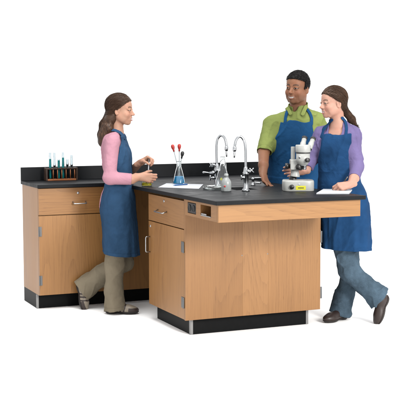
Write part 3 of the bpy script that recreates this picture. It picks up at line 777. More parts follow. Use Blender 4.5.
# ------------------------------------------------------------------ head, built in its own frame (metres; eyes at z = 0)
def head_ops(fr, k=1.0, fem=True, smile=.5, jaw=1.0, nose=1.0):
    w = lambda x, y, z: fr.w(x * k, y * k, z * k)
    E = lambda x, y, z, a, b, c: ell(w(x, y, z), (a * k, b * k, c * k), fr)
    Cn = lambda p, q, ra, rb: cone(w(*p), w(*q), ra * k, rb * k)
    ops = []
    A = lambda f, s=.02: ops.append(('add', f, s * k))
    Sb = lambda f, s=.01: ops.append(('sub', f, s * k))
    A(E(-.012, 0, .030, .093, .072, .080), 0)                           # cranium
    A(E(.036, 0, .030, .050, .060, .058), .02)                           # forehead
    A(E(.030, 0, -.035, .052, .054, .062), .025)                         # face block
    for s in (1, -1):
        A(Cn((.000, s * .052, -.050), (.050, s * .026 * jaw, -.094), .017, .015), .034); A(E(.028, s * .046, -.052, .036, .014, .030), .03)   # jaw
        A(E(.050, s * .038, -.030, .024, .022, .020), .02)                # cheekbone
        A(Cn((.080, s * .008, .014), (.066, s * .044, .012), .0085, .007), .012)           # brow ridge
    A(E(.066, 0, -.096, .019, .020, .017), .018)                         # chin
    A(E(.066, 0, -.060, .026, .030, .028), .02)                          # muzzle
    for s in (1, -1): Sb(sph(w(.098, s * .032, -.002), .0175 * k), .012)    # sockets
    A(Cn((.074, 0, .008), (.088, 0, -.030), .0085, .0125), .010)
    A(Cn((.082, 0, .006), (.1005, 0, -.027), .0068, .0092), .008)          # nose bridge
    A(E(.1005 + .002 * nose, 0, -.0315, .0125, .0115, .0102), .006)
    for s in (1, -1):
        A(E(.0945, s * .0115, -.036, .0105, .0068, .0075), .005)
        Sb(sph(w(.100, s * .0062, -.0425), .0034 * k), .003)
    for s in (1, -1):                                                    # eyeball bulge with lids
        A(sph(w(.0735, s * .0315, -.002), .0132 * k), .003)
        A(Cn((.083, s * .0185, .0015), (.0862, s * .030, .0065), .0028, .0033), .004)
        A(Cn((.0862, s * .030, .0065), (.0765, s * .0445, .0005), .0033, .0026), .004)
        A(Cn((.083, s * .019, -.005), (.0805, s * .044, -.0065), .0024, .0022), .004)
    if smile > .3:
        for s in (1, -1):
            A(E(.058, s * .035, -.036, .019, .020, .017), .018)                  # cheek lifted by the smile
            Sb(Cn((.096, s * .0185, -.043), (.082, s * .0320, -.068), .0016, .0012), .012)   # smile fold
    # lips
    sm = smile
    cx, cy, cz = .079 - .006 * sm, .0215 + .0045 * sm, -.0665 + .004 * sm
    for s in (1, -1):
        A(Cn((.0945, s * .004, -.0605), (cx, s * cy, cz), .0042, .0022), .004)
        A(Cn((.0940, 0, -.0725 - .003 * sm), (cx, s * cy, cz), .0050, .0022), .004)
    if sm > .3:
        mo = E(.092, 0, -.0662 - .001 * sm, .020, .018 + .003 * sm, .0036 + .0018 * sm); Sb(mo, .002)
        A(E(.074, 0, -.066, .0150, .020, .012), .001)                     # teeth
    else:
        Sb(Cn((.1, -.016, -.0665), (.1, .016, -.0665), .0022, .0022), .003)
    for s in (1, -1):                                                    # smile fold and ear
        fe = Frame(w(-.006, s * .0755, -.012), fr.f - fr.l * s * .38 - fr.u * .12, fr.u - fr.f * .25)
        A(ell(fe.w(0, 0, 0), (.0185 * k, .0062 * k, .031 * k), fe), .005)
        Sb(ell(fe.w(.002 * k, s * .0065 * k, .005 * k), (.0125 * k, .0055 * k, .0215 * k), fe), .003); A(ell(fe.w(.010 * k, s * .003 * k, -.001 * k), (.004 * k, .005 * k, .007 * k), fe), .004)
    return ops
def skin_colour(fr, k, base, lip, brow, iris, smile, beard=None, nails=()):
    base = np.array(base, F); lip = np.array(lip, F); brow = np.array(brow, F)
    def mixc(c, m, d): return c * (1 - m[:, None]) + np.asarray(d, F) * m[:, None]
    st = lambda x, a, b: np.clip((x - a) / (b - a), 0, 1)
    def f(V):
        x, y, z = fr.loc(V); x, y, z = x / k, y / k, z / k; near = (np.abs(x) < .14) & (np.abs(y) < .1) & (np.abs(z) < .125)
        c = np.tile(base, (len(V), 1)); ay = np.abs(y)
        blush = np.exp(-(((ay - .040) / .020) ** 2 + ((z + .035) / .020) ** 2)) * (x > .02) * near
        c = mixc(c, blush * .35, base * np.array([1.12, .80, .80], F))
        nb = np.exp(-((y / .014) ** 2 + ((z + .033) / .012) ** 2)) * (x > .09) * near
        c = mixc(c, nb * .35, base * np.array([1.1, .8, .78], F))
        if beard is not None:
            bd = st(-z, .045, .06) * st(x, .0, .03) * near; c = mixc(c, bd * .25, beard)
        # brows
        bz = .0195 + .004 * np.sin(np.clip((ay - .012) / .04, 0, 1) * math.pi) - .05 * np.maximum(ay - .036, 0)
        b = (1 - st(np.abs(z - bz), .0027, .0048)) * (1 - st(np.abs(ay - .031), .017, .021)) * (x > .03) * near
        c = mixc(c, b * .85, brow)
        # eyes
        ex, ey, ez = x - .0735, ay - .0315, z + .002
        rr = np.sqrt(ex ** 2 + ey ** 2 + ez ** 2)
        sq = 1 - .22 * smile; up = .0052 * sq * (1 - (ey / .0145) ** 2); dn = -.0042 * sq * (1 - (ey / .0145) ** 2)
        eye = (np.abs(ey) < .0142) & (ez + .0008 < up) & (ez + .0008 > dn) & (rr < .0152) & near & (x > .07)
        c[eye] = (.50, .46, .44)
        ir = np.sqrt((y - np.sign(y) * .0325) ** 2 + (z + .0012) ** 2)
        c[eye & (ir < .0068)] = iris
        lash = (np.abs(ez + .0004 - up) < .0021) & (np.abs(ey) < .0155) & near & (x > .065)
        c[lash] = np.array(brow) * .6
        # mouth
        sm = smile; t = np.clip(ay / (.0215 + .0045 * sm), 0, 1); mid = -.0668 + .004 * sm * t * t
        upl = mid + (.0078) * (1 - t ** 1.8) + .0012; lol = mid - (.0095 + .003 * sm) * (1 - t ** 2) - .0008
        lipm = (z < upl) & (z > lol) & (x > .066) & (ay < .0225 + .0045 * sm) & near
        c[lipm] = lip
        if sm > .3:
            op = (ay < .0185 + .003 * sm) & (np.abs(z - mid + .0005) < (.0042 + .0016 * sm) * np.sqrt(np.clip(1 - (ay / (.0185 + .003 * sm)) ** 2, 0, 1))) & (x < .0915) & (x > .06) & near
            c[op] = (.62, .58, .53)
        else:
            op = (np.abs(z - mid) < .0012) & (x > .07) & (ay < .02) & near; c[op] = np.array(lip) * .4
        for q, r in nails:
            c[length(V - np.asarray(q, F)) < r] = np.clip(base * np.array([1.15, 1.1, 1.12], F), 0, .8)
        # knuckles, lids and folds: slow natural redness
        red = vnoise(V * F(38), 5) * .5 + vnoise(V * F(95), 6) * .35
        c = c * (1 + np.stack([red * .05, red * -.05, red * -.06], 1)).astype(F)
        return c
    return f
def strand_colour(comb, fr, k):
    """vector that varies across strands and hardly along them"""
    def f(V):
        return comb(V)
    return f

# ------------------------------------------------------------------ hand
NAILS = []
def hand_ops(W, d, n, t, k=1.0, curl=(.5, .6, .4), spread=.08, thumb=(.7, .35, .3), thumb_in=.4, per=None):
    """W wrist, d towards the knuckles, n palm normal, t towards the thumb"""
    W = np.asarray(W, float); d = nrm(d); n = np.asarray(n, float); n = nrm(n - d * (n @ d)); t0 = nrm(np.cross(n, d)); t = t0 if t0 @ np.asarray(t, float) > 0 else -t0
    ops = []; A = lambda f, s: ops.append(('add', f, s * k))
    pt = lambda a, b, c: W + (d * a + t * b + n * c) * k
    lens = [(.041, .024, .020), (.045, .027, .021), (.041, .025, .020), (.032, .019, .018)]
    bases = [(.086, .027), (.090, .009), (.086, -.010), (.078, -.027)]
    A(cone(pt(-.03, 0, 0), pt(.015, 0, 0), .025 * k, .025 * k, flat=(n, 1.35)), .01)
    for i, (a, b) in enumerate(bases):
        A(cone(pt(.012, b * .55, 0), pt(a, b, -.001), .0150 * k, .0118 * k), .012)
    A(ell(pt(.035, .020, .008), (.020 * k, .016 * k, .014 * k), Frame(W, d, n)), .012)
    tips = []
    for i, (a, b) in enumerate(bases):
        cu = per[i] if per else curl
        p = pt(a, b, -.001); ang = 0; sp = (1.5 - i) * spread; dd = nrm(d + t * sp)
        r = (.0096, .0100, .0095, .0082)[i] * k
        for j, L in enumerate(lens[i]):
            ang += cu[j]; v = dd * math.cos(ang) + n * math.sin(ang); q = p + v * L * k
            A(cone(p, q, r, r * .90), .005 if j == 0 else .002); p = q; r *= .90
        tips.append(p); NAILS.append((p - v * .003 * k - (n * math.cos(ang) - dd * math.sin(ang)) * r * .9, .0048 * k))
    # thumb: leaves the side of the palm near its base
    p = pt(.022, .020, .006); a1, a2, a3 = thumb
    out = nrm(d * math.cos(a1) + t * math.sin(a1) + n * thumb_in)
    q = p + out * .044 * k; A(cone(p, q, .0135 * k, .0112 * k), .012)
    v = nrm(out + n * a2 - t * a2 * .6 + d * .1); r2 = q + v * .032 * k; A(cone(q, r2, .0112 * k, .0100 * k), .003)
    v = nrm(v + n * a3 - t * a3 * .5); r3 = r2 + v * .024 * k; A(cone(r2, r3, .0100 * k, .0082 * k), .002)
    return ops, tips, r3
def folds(scale, amp, seed, stretch=(1, 1, 1)):
    sc_ = np.array(stretch, F) * F(scale)
    def f(P):
        q = P * sc_; a = vnoise(q, seed); b = vnoise(q * F(2.1) + 7, seed + 5)
        return (a * F(.65) + b * F(.35)) * F(amp)
    return f
def ridge(scale, amp, seed, axis, stretch=.3):
    """creases running along axis: ridged noise squeezed along it"""
    ax = nrm(axis); 
    def f(P):
        q = P + (dot(P, ax) * F(stretch - 1))[..., None] * ax.astype(F)
        a = 1 - 2 * np.abs(vnoise(q * F(scale), seed)); b = vnoise(q * F(scale * .5), seed + 9)
        return -(np.maximum(a, 0) ** 2 * F(amp)) * (F(.6) + F(.4) * b)
    return f

def wide(px0, px1, py0, py1, h0, h1, m=.06):
    """box that holds everything seen in that pixel window between two distances"""
    return bounds(*[at(x, y, h) for x in (px0, px1) for y in (py0, py1) for h in (h0, h1)], m=m)
def curtain(pts, h, half):
    """band of the given half width along a path drawn on the upright plane at distance h, reaching through in depth"""
    Q = np.array([at(x, y, h) for x, y in pts]); q2 = np.stack([Q @ RT, Q[:, 2]], 1)
    def f(P):
        a, b = dot(P, RT), P[..., 2]; D = None
        for (x0, y0), (x1, y1) in zip(q2, q2[1:]):
            L2 = (x1 - x0) ** 2 + (y1 - y0) ** 2; t = np.clip(((a - F(x0)) * F(x1 - x0) + (b - F(y0)) * F(y1 - y0)) / F(L2), 0, 1)
            d = np.sqrt((a - F(x0) - t * F(x1 - x0)) ** 2 + (b - F(y0) - t * F(y1 - y0)) ** 2); D = d if D is None else np.minimum(D, d)
        return D - F(half)
    return f
def ribbon(path, h, half, body, side, out=.0095):
    """strap lying on the body along the path, kept to one side (a plane)"""
    return [('add', fmax(curtain(path, h, half), off(body, out), neg(off(body, .001)), side), 0)]

def strand_mesh(ops, starts, guide, steps, step, lift, rad, seed):
    """thin hair strands that follow the guide directions over the hair surface"""
    rng = np.random.default_rng(seed); P = np.asarray(starts, F).copy(); n = len(P); fld = field(ops)
    lift = rng.uniform(lift[0], lift[1], n).astype(F); path = []
    def grad(P, e=F(.0015)):
        d0 = fld(P); g = np.stack([fld(P + np.eye(3, dtype=F)[i] * e) - d0 for i in range(3)], 1) / e
        return d0, g / np.maximum(np.linalg.norm(g, axis=1, keepdims=True), 1e-5)
    state = np.zeros(n, int); off_ = rng.normal(0, 1, (n, 3)).astype(F)
    prev = None
    for s in range(steps):
        d0, g = grad(P); dd = np.clip(lift - d0, -.004, .004); P = P + g * dd[:, None]
        path.append(P.copy())
        v = guide(P, state, off_)
        v = v - g * np.sum(v * g, 1, keepdims=True) * .9
        v /= np.maximum(np.linalg.norm(v, axis=1, keepdims=True), 1e-5)
        if prev is not None: v = prev * .5 + v * .5; v /= np.maximum(np.linalg.norm(v, axis=1, keepdims=True), 1e-5)
        prev = v; P = P + v * F(step)
    A_ = np.stack(path, 1)                       # n, steps, 3
    T = np.gradient(A_, axis=1); T /= np.maximum(np.linalg.norm(T, axis=2, keepdims=True), 1e-6)
    X = np.cross(T, np.array([.3, .5, .8], F)); X /= np.maximum(np.linalg.norm(X, axis=2, keepdims=True), 1e-6); Y = np.cross(T, X)
    r = (rad * rng.uniform(.6, 1.2, n)[:, None] * np.sqrt(np.clip(1 - np.linspace(0, 1, steps)[None] ** 3, .05, 1)))[..., None]
    ring = np.stack([A_ + X * r, A_ - X * r * .5 + Y * r * .87, A_ - X * r * .5 - Y * r * .87], 2)     # n, steps, 3, 3
    V = ring.reshape(-1, 3); idx = np.arange(n * steps * 3).reshape(n, steps, 3); q = []
    for k in range(3):
        a, b = idx[:, :-1, k], idx[:, :-1, (k + 1) % 3]; c, d = idx[:, 1:, (k + 1) % 3], idx[:, 1:, k]
        q.append(np.stack([a, b, c, d], -1).reshape(-1, 4))
    tone = np.repeat(rng.uniform(0, 40, (n, 3)), steps * 3, 0)
    return V.astype(float), np.concatenate(q), tone.astype(F)
def hair_object(ops, lo, hi, h, mat, parent, tone, strands_):
    V, Q = polygonize(ops, lo, hi, h); V = smooth_verts(V, Q, 1); parts = [(V, Q)]; cols = [tone(V.astype(F))]
    for sv, sq, stn in strands_: parts.append((sv, sq)); cols.append(stn)
    allc = np.concatenate(cols); return link('hair', mesh_from('hair', parts, lambda _: allc), mat, parent, None, True)
def surface_points(ops, lo, hi, n, seed, keep):
    rng = np.random.default_rng(seed); out = []
    while sum(map(len, out)) < n:
        P = (lo + rng.random((60000, 3)) * (np.asarray(hi) - lo)).astype(F); d = run(ops, P); P = P[(np.abs(d) < .004)]
        out.append(P[keep(P)])
    return np.concatenate(out)[:n]

def combed_hair(hr, fr, k, low, tie, zs, lo, hi, mat, parent, seed):
    """hair drawn back to the tie and falling along the low points"""
    wp = np.array([tie] + list(low), F); n_ = len(wp)
    def guide(P, state, off_):
        d = wp[state] + off_ * np.where(state == 0, F(.006), F(.013))[:, None] - P
        L_ = np.linalg.norm(d, axis=1); state[(L_ < .022) & (state < n_ - 1)] += 1
        return d / np.maximum(L_, 1e-4)[:, None]
    keep = lambda P: fr.loc(P)[2] > F(zs * k)
    st1 = strand_mesh(hr, surface_points(hr, lo, hi, 2600, seed, keep), guide, 44, .0065, (.0002, .0026), .00055, seed)
    st2 = strand_mesh(hr, surface_points(hr, lo, hi, 110, seed + 1, keep), guide, 34, .0065, (.003, .0065), .00035, seed + 1)
    return hair_object(hr, lo, hi, .0026, mat, parent, hair_tone(fr, k), [st1, st2])

def masked(d, m, w=.02):
    """displacement that fades out inside a region (negative m)"""
    return lambda P: d(P) * np.clip(m(P) / F(w), 0, 1)

def seam(p, n, depth=.0022, w=.0035):
    """stitched hem: a shallow groove along a plane"""
    p = np.asarray(p, float); n = nrm(n)
    return lambda P: F(depth) * np.exp(-((dot(P, n) - F(p @ n)) / F(w)) ** 2)
# ------------------------------------------------------------------ people
def facing(A): A = math.radians(A); return RT * math.cos(A) - FW * math.sin(A)      # 0 = picture right, 90 = towards the camera
def head_frame(px, py, h, A, nod=0, roll=0):
    f = facing(A); l = nrm(np.cross(UP, f)); n = math.radians(nod)
    f2 = f * math.cos(n) - UP * math.sin(n); u2 = np.cross(f2, l)
    r = math.radians(roll); u3 = u2 * math.cos(r) + l * math.sin(r)
    return Frame(at(px, py, h), f2, u3)
def rows_px(fr, px0, h, rows, deep=False):
    """rows (pixel row, centre column, half extent in pixels, other half extent in metres[, shift forward])"""
    out = []
    for r in rows:
        y, xc, he, other = r[:4]; sh = r[4] if len(r) > 4 else 0
        z = at(px0, y, h)[2] - fr.o[2]; m = h / FPX
        out.append((z, (xc - px0) * m + sh, 0, he * m, other) if deep else (z, sh, (xc - px0) * m, other, he * m))
    return out
def chain(pts, rs, k=.02, cap=False):
    return [('add', cone(pts[i], pts[i + 1], rs[i], rs[i + 1], cap1=cap and i == len(pts) - 2), k if i else .0) for i in range(len(pts) - 1)]
def C(ops): return [(a, f, k) for a, f, k in ops]
def bounds(*pts, m=.12):
    P = np.array(pts, float); return P.min(0) - m, P.max(0) + m
HR = .0023      # voxel of heads and hands
def shoe(parent, fr, Ls, mats, colour, sole_mat, label=None):
    w = fr.w
    up = [('add', ell(w(.042, 0, .048), (.045, .034, .052), fr), 0), ('add', cone(w(.05, 0, .045), w(Ls - .075, 0, .034), .036, .032), .02),
          ('add', ell(w(Ls - .066, 0, .028), (.066, .042, .031), fr), .02), ('add', cone(w(.045, 0, .06), w(.042, 0, .10), .036, .036), .02)]
    lo, hi = bounds(w(-.02, 0, 0), w(Ls, 0, 0), w(.04, 0, .12), m=.06)
    o = solid('shoe', up + [('int', plane(w(0, 0, .012), -fr.u), .003), ('int', plane(w(0, 0, .105), fr.u), .004)], lo, hi, .0028, mats, parent, colour=colour)
    so = [('add', fmax(off(field(up), .0035), plane(w(0, 0, .020), fr.u), plane(w(0, 0, .001), -fr.u)), 0)]
    solid('sole', so, lo, hi, .0028, sole_mat, o)
    if label: o['label'] = label
    return o
M['sole_dark'] = plain('dark_rubber_sole', (.018, .012, .010), .6, noise=.2)

def merge_colours(fs_masks, base):
    def f(V):
        c = np.tile(np.array(base, F), (len(V), 1))
        return c
    return f

# ================================================================== the woman in pink, at the left
hG = 7.70; A_G = 6
fG = Frame(np.array([*at(119, 313, hG)[:2], 0]), facing(A_G))
hfG = head_frame(120.3, 109.6, hG, 9, 3); kG = .93
zG = lambda y: at(119, y, hG)[2]; xG = lambda px: (px - 119) * hG / FPX
torso = loft(fG, rows_px(fG, 119, hG, [(129, 117.4, 5.2, .05), (133, 116.2, 7.5, .085), (137.5, 115.6, 9.8, .130), (143, 115.8, 11.6, .150), (152, 117.6, 13.6, .155), (163, 118.3, 13.4, .145),
                                        (175, 119, 12.6, .132), (184, 119.2, 12.8, .138), (196, 118.2, 16.0, .155), (208, 117.9, 17.0, .160), (214, 118.0, 17, .16)], True), 2.3)
S1, E1, C1, W1 = at(112, 141.5, hG - .145), at(109.8, 178, hG - .20), at(131.5, 179.2, hG - .185), at(139.6, 176.8, (np.array(bc) - CAM) @ FW - .058)
S2, E2, C2, W2 = at(117, 141.5, hG + .145), at(123, 178, hG + .21), at(131.5, 171, hG + .12), at(139.8, 163.0, (np.array(bc) - CAM) @ FW + .06)
sk = head_ops(hfG, kG, smile=.5)
sk += [('add', cone(hfG.w(-.030, 0, -.055), at(117, 134, hG), .046, .050), .02), ('add', off(torso, -.014), .03)]
arm1 = chain([E1, C1, W1], [.034, .033, .0235], .01) + chain([S1, E1], [.040, .033], .02)
arm2 = chain([E2, C2, W2], [.034, .032, .0235], .01) + chain([S2, E2], [.040, .033], .02)
h1o, tips1, th1 = hand_ops(W1, RT * .98 - UP * .13 + FW * .06, FW, UP, .92, per=[(.55, .85, .5), (.62, .9, .55), (.66, .95, .55), (.72, .95, .55)], spread=.02, thumb=(.62, .35, .35), thumb_in=.65)
h2o, tips2, th2 = hand_ops(W2, RT * .86 + UP * .42 - FW * .25, -UP * .7 - FW * .55 + RT * .25, UP * .4 - FW * .8, .90, per=[(.85, .9, .4), (.9, 1.0, .6), (.95, 1.1, .7), (1.0, 1.1, .7)], thumb=(.45, .3, .3), thumb_in=.75)
sk += arm1 + h1o + arm2 + h2o
legs = chain([at(116, 212, hG - .07), at(115.5, 262, hG - .07), at(113, 306, hG - .07)], [.075, .050, .036], .03) + chain([at(119, 212, hG + .07), at(122.5, 261, hG + .10), at(86, 288, hG + .13)], [.075, .048, .036], .03)
SKG = (.45, .248, .170)
lo, hi = wide(72, 162, 90, 316, hG - .33, hG + .36)
def person(name_ops, lo, hi, base, lip, brow, iris, smile, hf, k, loc, label, beard=None):
    V, Q = polygonize(name_ops, lo, hi, HR); V = smooth_verts(V, Q, 1, .35)
    me = mesh_from('person', [(V, Q)], skin_colour(hf, k, base, lip, brow, iris, smile, beard, list(NAILS)))
    NAILS.clear(); o = link('person', me, M['skin'], None, loc, True); return tag(o, label, 'person')
pG = person(sk + legs, lo, hi, SKG, (.36, .13, .12), (.055, .03, .018), (.06, .03, .015), .5, hfG, kG, fG.o,
            'woman in pink top and denim apron stirring a beaker beside the wall bench')
ye = [134, 137, 144, 152, 163, 172, 178, 184, 190]; ex_ = [125.8, 126, 126.6, 125, 121.5, 118, 113, 106, 102]
ez = np.array([zG(y) for y in ye])[::-1]; eX = np.array([xG(x) for x in ex_])[::-1]
def bibG(P):
    x, y, z = fG.loc(P); e = np.interp(z, ez, eX).astype(F)
    ztop = F(zG(137.0)) + (x - F(xG(128))) * F(-.1)
    return np.maximum(np.maximum((e - x) * F(.8), z - ztop), F(zG(187)) - z)
# pink top
sl = [('add', torso, 0)] + chain([S1, E1], [.052, .043], .035) + [('add', cone(E1, C1, .045, .040, cap1=True), .02)] + chain([S2, E2], [.056, .047], .035) + [('add', cone(E2, C2, .049, .040, cap1=True), .02)]
sl += [('disp', masked(ridge(15, .012, 3, nrm(E1 - S1) + UP * .2, .45), bibG), 0), ('disp', masked(folds(30, .0028, 11), bibG), 0)]
sl.append(('disp', seam(C1 - nrm(C1 - E1) * .018, C1 - E1, .0009), 0))
for e, c in ((E1, C1), (E2, C2)): sl.append(('sub', cone(e + (c - e) * .6, c + (c - e) * .3, .031, .034), .003))
sl += [('sub', cone(at(118.5, 122, hG), at(117.3, 133, hG + .0), .052, .050), .006)]
sl += [('sub', fmax(plane(fG.w(xG(105.0), 0, zG(197)), -fG.f + UP * .28), plane(fG.w(0, 0, zG(186.3)), UP)), .002)]
solid('top', sl, lo, hi, .0036, M['pink'], pG)
# trousers
a1 = at(115.6, 309.6, hG - .07); k1 = at(115, 266, hG - .07); m1 = at(113.8, 290, hG - .07)
a2 = at(82.5, 289.5, hG + .13); k2 = at(123.5, 262, hG + .10); m2 = at(100, 276.5, hG + .12)
tr_ = [('add', cone(at(117, 205, hG - .06), k1, .088, .062), 0), ('add', cone(k1, m1, .062, .062), .03), ('add', cone(m1, a1, .062, .080, cap1=True), .03),
       ('add', cone(at(119, 208, hG + .07), k2, .09, .068), .02), ('add', cone(k2, m2, .068, .070), .03), ('add', cone(m2, a2, .068, .084, cap1=True), .03)]
tr_ += [('disp', seam(a1 - nrm(a1 - m1) * .02, a1 - m1), 0), ('disp', ridge(14, .013, 21, UP + RT * .2, .4), 0), ('disp', folds(26, .003, 22), 0)]
tr_ += [('sub', cone(m1 + (a1 - m1) * .7, a1 + (a1 - m1) * .3, .062, .074), .003), ('sub', cone(m2 + (a2 - m2) * .75, a2 + (a2 - m2) * .3, .065, .078), .003)]
solid('trousers', tr_, lo, hi, .0040, M['olive'], pG)
# shoes
def sneaker_tone(fr, Ls):
    def f(V):
        x, y, z = fr.loc(V); c = np.tile(np.array((.30, .25, .19), F), (len(V), 1))
        dark = (x > Ls - .070) & (z < .045) | (x < .035); c[dark] = (.035, .02, .016)
        for q in (.085, .110, .135):
            m = (np.abs(x - .25 * z - q) < .006) & (z < .075); c[m] = (.035, .02, .016)
        c[(z > .082)] = (.05, .035, .03)
        return c
    return f
s1 = Frame(at(104.8, 315.4, hG - .07), facing(4)); s1.o[2] = 0.0
shoe(pG, s1, .245, M['shoe'], sneaker_tone(s1, .245), M['sole_dark'])
hp, tp = at(76.0, 281.5, hG + .13), at(82.0, 310.5, hG + .11)
s2 = Frame(hp, tp - hp, RT * .92 + UP * .25 - FW * .25)
shoe(pG, s2, float(np.linalg.norm(tp - hp)) + .012, M['shoe'], sneaker_tone(s2, .22), M['sole_dark'])
# denim apron: bib, strap, skirt
skirtG = loft(fG, rows_px(fG, 119, hG, [(180, 119.6, 14.1, .148), (185, 119.6, 14.4, .155), (196, 119.0, 17.0, .184), (208, 119.1, 17.6, .196), (225, 120.8, 17.2, .198), (240, 121.4, 17.4, .204), (258, 121.9, 17.8, .21)], True), 2.3)
def pleat(fr, zt, zb, amp, n, seed):
    def f(P):
        x, y, z = fr.loc(P); a = np.arctan2(y, x); t = np.clip((zt - z) / (zt - zb), 0, 1.1)
        q = np.stack([a * F(n / 6.28), z * F(.9), np.zeros_like(a)], -1)
        return (vnoise(q * F(1.0), seed) + F(.5) * vnoise(q * F(2.3), seed + 1)) * F(amp) * (F(.25) + t)
    return f
hemG = plane(fG.w(xG(121), 0, zG(253.3)), -UP + facing(0) * -.10)
backcut = plane(fG.w(xG(104.3), 0, zG(197)), -fG.f + UP * .28)
ap = [('add', fmax(off(torso, .0085), bibG), 0), ('add', skirtG, .012), ('disp', pleat(fG, zG(185), zG(253), .012, 13, 31), 0), ('disp', folds(22, .003, 33), 0),
      ('disp', lambda P: np.where(fG.loc(P)[2] > zG(188), ridge(13, .010, 34, RT * .5 + UP, .5)(P), 0).astype(F), 0),
      ('disp', seam(fG.w(xG(121), 0, zG(253.3) + .022), -UP + facing(0) * -.10), 0), ('int', hemG, .003), ('int', backcut, .004), ('sub', fmax(off(skirtG, -.012), plane(fG.w(0, 0, zG(235)), UP)), .003)]
apG = solid('apron', ap, lo, hi, .0034, M['denim_apron'], pG)
neckG = cone(hfG.w(-.030, 0, -.055), at(117, 134, hG), .046, .050)
solid('strap', ribbon([(126.6, 139.5), (124, 135.6), (120.5, 132), (116, 130), (111.5, 129.5)], hG, .0085, fmin(torso, neckG, cone(S1, E1, .056, .047)), plane(fG.w(0, 0, zG(141)), -UP)), lo, hi, .0024, M['denim_apron'], apG)
# hair, combed back and half tied, falling behind the shoulder
def hair_tone(fr, k, zsplit=-.05):
    def f(V):
        x, y, z = fr.loc(V); th = np.arctan2(y, z + .02 * k)
        t = np.clip((zsplit * k - z) / (.03 * k), 0, 1)
        a = np.stack([th * .28, x * .12 + z * .10, length(V - fr.o.astype(F)) * .5], -1)
        b = np.stack([x * 1.2 + z * .35, z * .10, y * 1.2], -1)
        return a * (1 - t)[:, None] + b * t[:, None]
    return f
def strands(fr, k, amp, zsplit=-.05):
    tn = hair_tone(fr, k, zsplit)
    def f(P):
        q = tn(P.reshape(-1, 3)).reshape(P.shape).astype(F)
        return (vnoise(q * F(70), 41) + F(.6) * vnoise(q * F(150), 42)) * F(amp)
    return f
def cap_keep(fr, k, p, n, back, low):
    """the scalp that carries hair: above the hairline plane, or behind the ear"""
    A_ = plane(fr.w(p[0] * k, 0, p[1] * k), fr.f * n[0] + fr.u * n[1]); B_ = fmax(plane(fr.w(back * k, 0, 0), fr.f), plane(fr.w(0, 0, low * k), -fr.u))
    return blend([A_, B_], .012)
w_ = lambda x, y, z: hfG.w(x * kG, y * kG, z * kG)
capG = fmax(ell(w_(-.014, 0, .034), (.106 * kG, .083 * kG, .092 * kG), hfG), cap_keep(hfG, kG, (.076, .068), (.66, -.75), -.014, -.075))
hr = [('add', capG, 0), ('add', ell(w_(-.070, 0, -.040), (.040 * kG, .054 * kG, .042 * kG), hfG), .02)]
for y, r in ((-.028, 1), (0, 1.1), (.028, 1)):
    q = [w_(-.080, y * .5, -.050), at(104.6, 125, hG + y * .9), at(103.2, 135, hG + y * 1.1 - .01), at(102.8, 142, hG + y * 1.2 - .015), at(103.6, 149, hG + y - .02)]
    for i, (ra, rb) in enumerate(((.026, .030), (.030, .034), (.034, .028), (.028, .010))): hr.append(('add', cone(q[i], q[i + 1], ra * r, rb * r), .015))
for s in (1, -1):
    q = [w_(-.045, s * .050, -.010), w_(-.056, s * .050, -.070), at(108.3, 128.5, hG - s * .052), at(104.6, 138, hG - s * .045)]
    for i, (ra, rb) in enumerate(((.026, .027), (.027, .028), (.028, .020))): hr.append(('add', cone(q[i], q[i + 1], ra, rb), .035))
hr += [('disp', strands(hfG, kG, .0013), 0)]

combed_hair(hr, hfG, kG, [at(104.4, 126, hG), at(103.2, 135, hG - .01), at(102.8, 142, hG - .015), at(103.4, 149, hG - .015), at(103.8, 154, hG - .015)], w_(-.096, 0, -.052), -.04,
            *bounds(hfG.o, at(102, 150, hG), m=.16), M['hair_dark'], pG, 11)

# ================================================================== the man in green
hM = 7.95; A_M = 108
fM = Frame(np.array([*at(291, 311, hM)[:2], 0]), facing(A_M))
hfM = head_frame(297.2, 87.5, hM - .07, 123, 3, 4); kM = 1.0
cM = math.cos(math.radians(A_M - 90))
zM = lambda y: at(291, y, hM)[2]; yM = lambda px: (px - 291) * hM / FPX / cM
def rM(rows): return [(z, x0, y0 / cM, a, b / cM) for z, x0, y0, a, b in rows_px(fM, 291, hM, rows)]
torsoM = loft(fM, rM([(106, 298, 7.5, .058, .01), (111, 297, 13, .075), (116, 295.2, 20.5, .088), (122, 293.8, 25.2, .102), (135, 293, 25, .118), (150, 292.5, 23.5, .118), (170, 292.5, 22, .112), (190, 292.5, 22, .112), (212, 292.5, 22.5, .118), (222, 292.5, 22, .115)]), 2.4)
S1, E1, B1, W1 = at(271, 123.8, hM + .02), at(263.8, 152, hM - .10), at(263.4, 165, 7.72), at(263.0, 174.8, 7.665)
S2, E2, W2 = at(316.5, 121.5, hM - .03), at(327, 158, hM + .06), at(330, 184, hM - .02)
neckM = cone(hfM.w(-.030, 0, -.06), at(297.5, 111, hM), .057, .062)
sk = head_ops(hfM, kM, False, 1.0, 1.12, 1.6) + [('add', neckM, .035), ('add', off(torsoM, -.014), .03)]
sk += chain([S1, E1], [.052, .045], .02) + chain([E1, B1, W1], [.042, .035, .026], .015) + chain([S2, E2, W2], [.052, .044, .028], .02)
hMo, _, _ = hand_ops(W1, -FW * .66 - UP * .62 + RT * .22, -UP * .75 - FW * .5, RT, 1.02, per=[(-.55, .18, .12), (-.60, .18, .12), (-.55, .20, .14), (-.45, .22, .15)], spread=.13, thumb=(.85, .1, .15), thumb_in=.05)
h2o, _, _ = hand_ops(W2, -UP + FW * .1, RT * -1, -FW, 1.0)
sk += hMo + h2o
sk += chain([at(286, 212, hM + .02), at(286, 262, hM), at(286, 305, hM)], [.09, .062, .045], .03) + chain([at(299, 212, hM - .03), at(299, 262, hM), at(299, 305, hM)], [.09, .062, .045], .03)
SKM = (.235, .105, .056)
lo, hi = wide(252, 338, 68, 314, hM - .45, hM + .22)
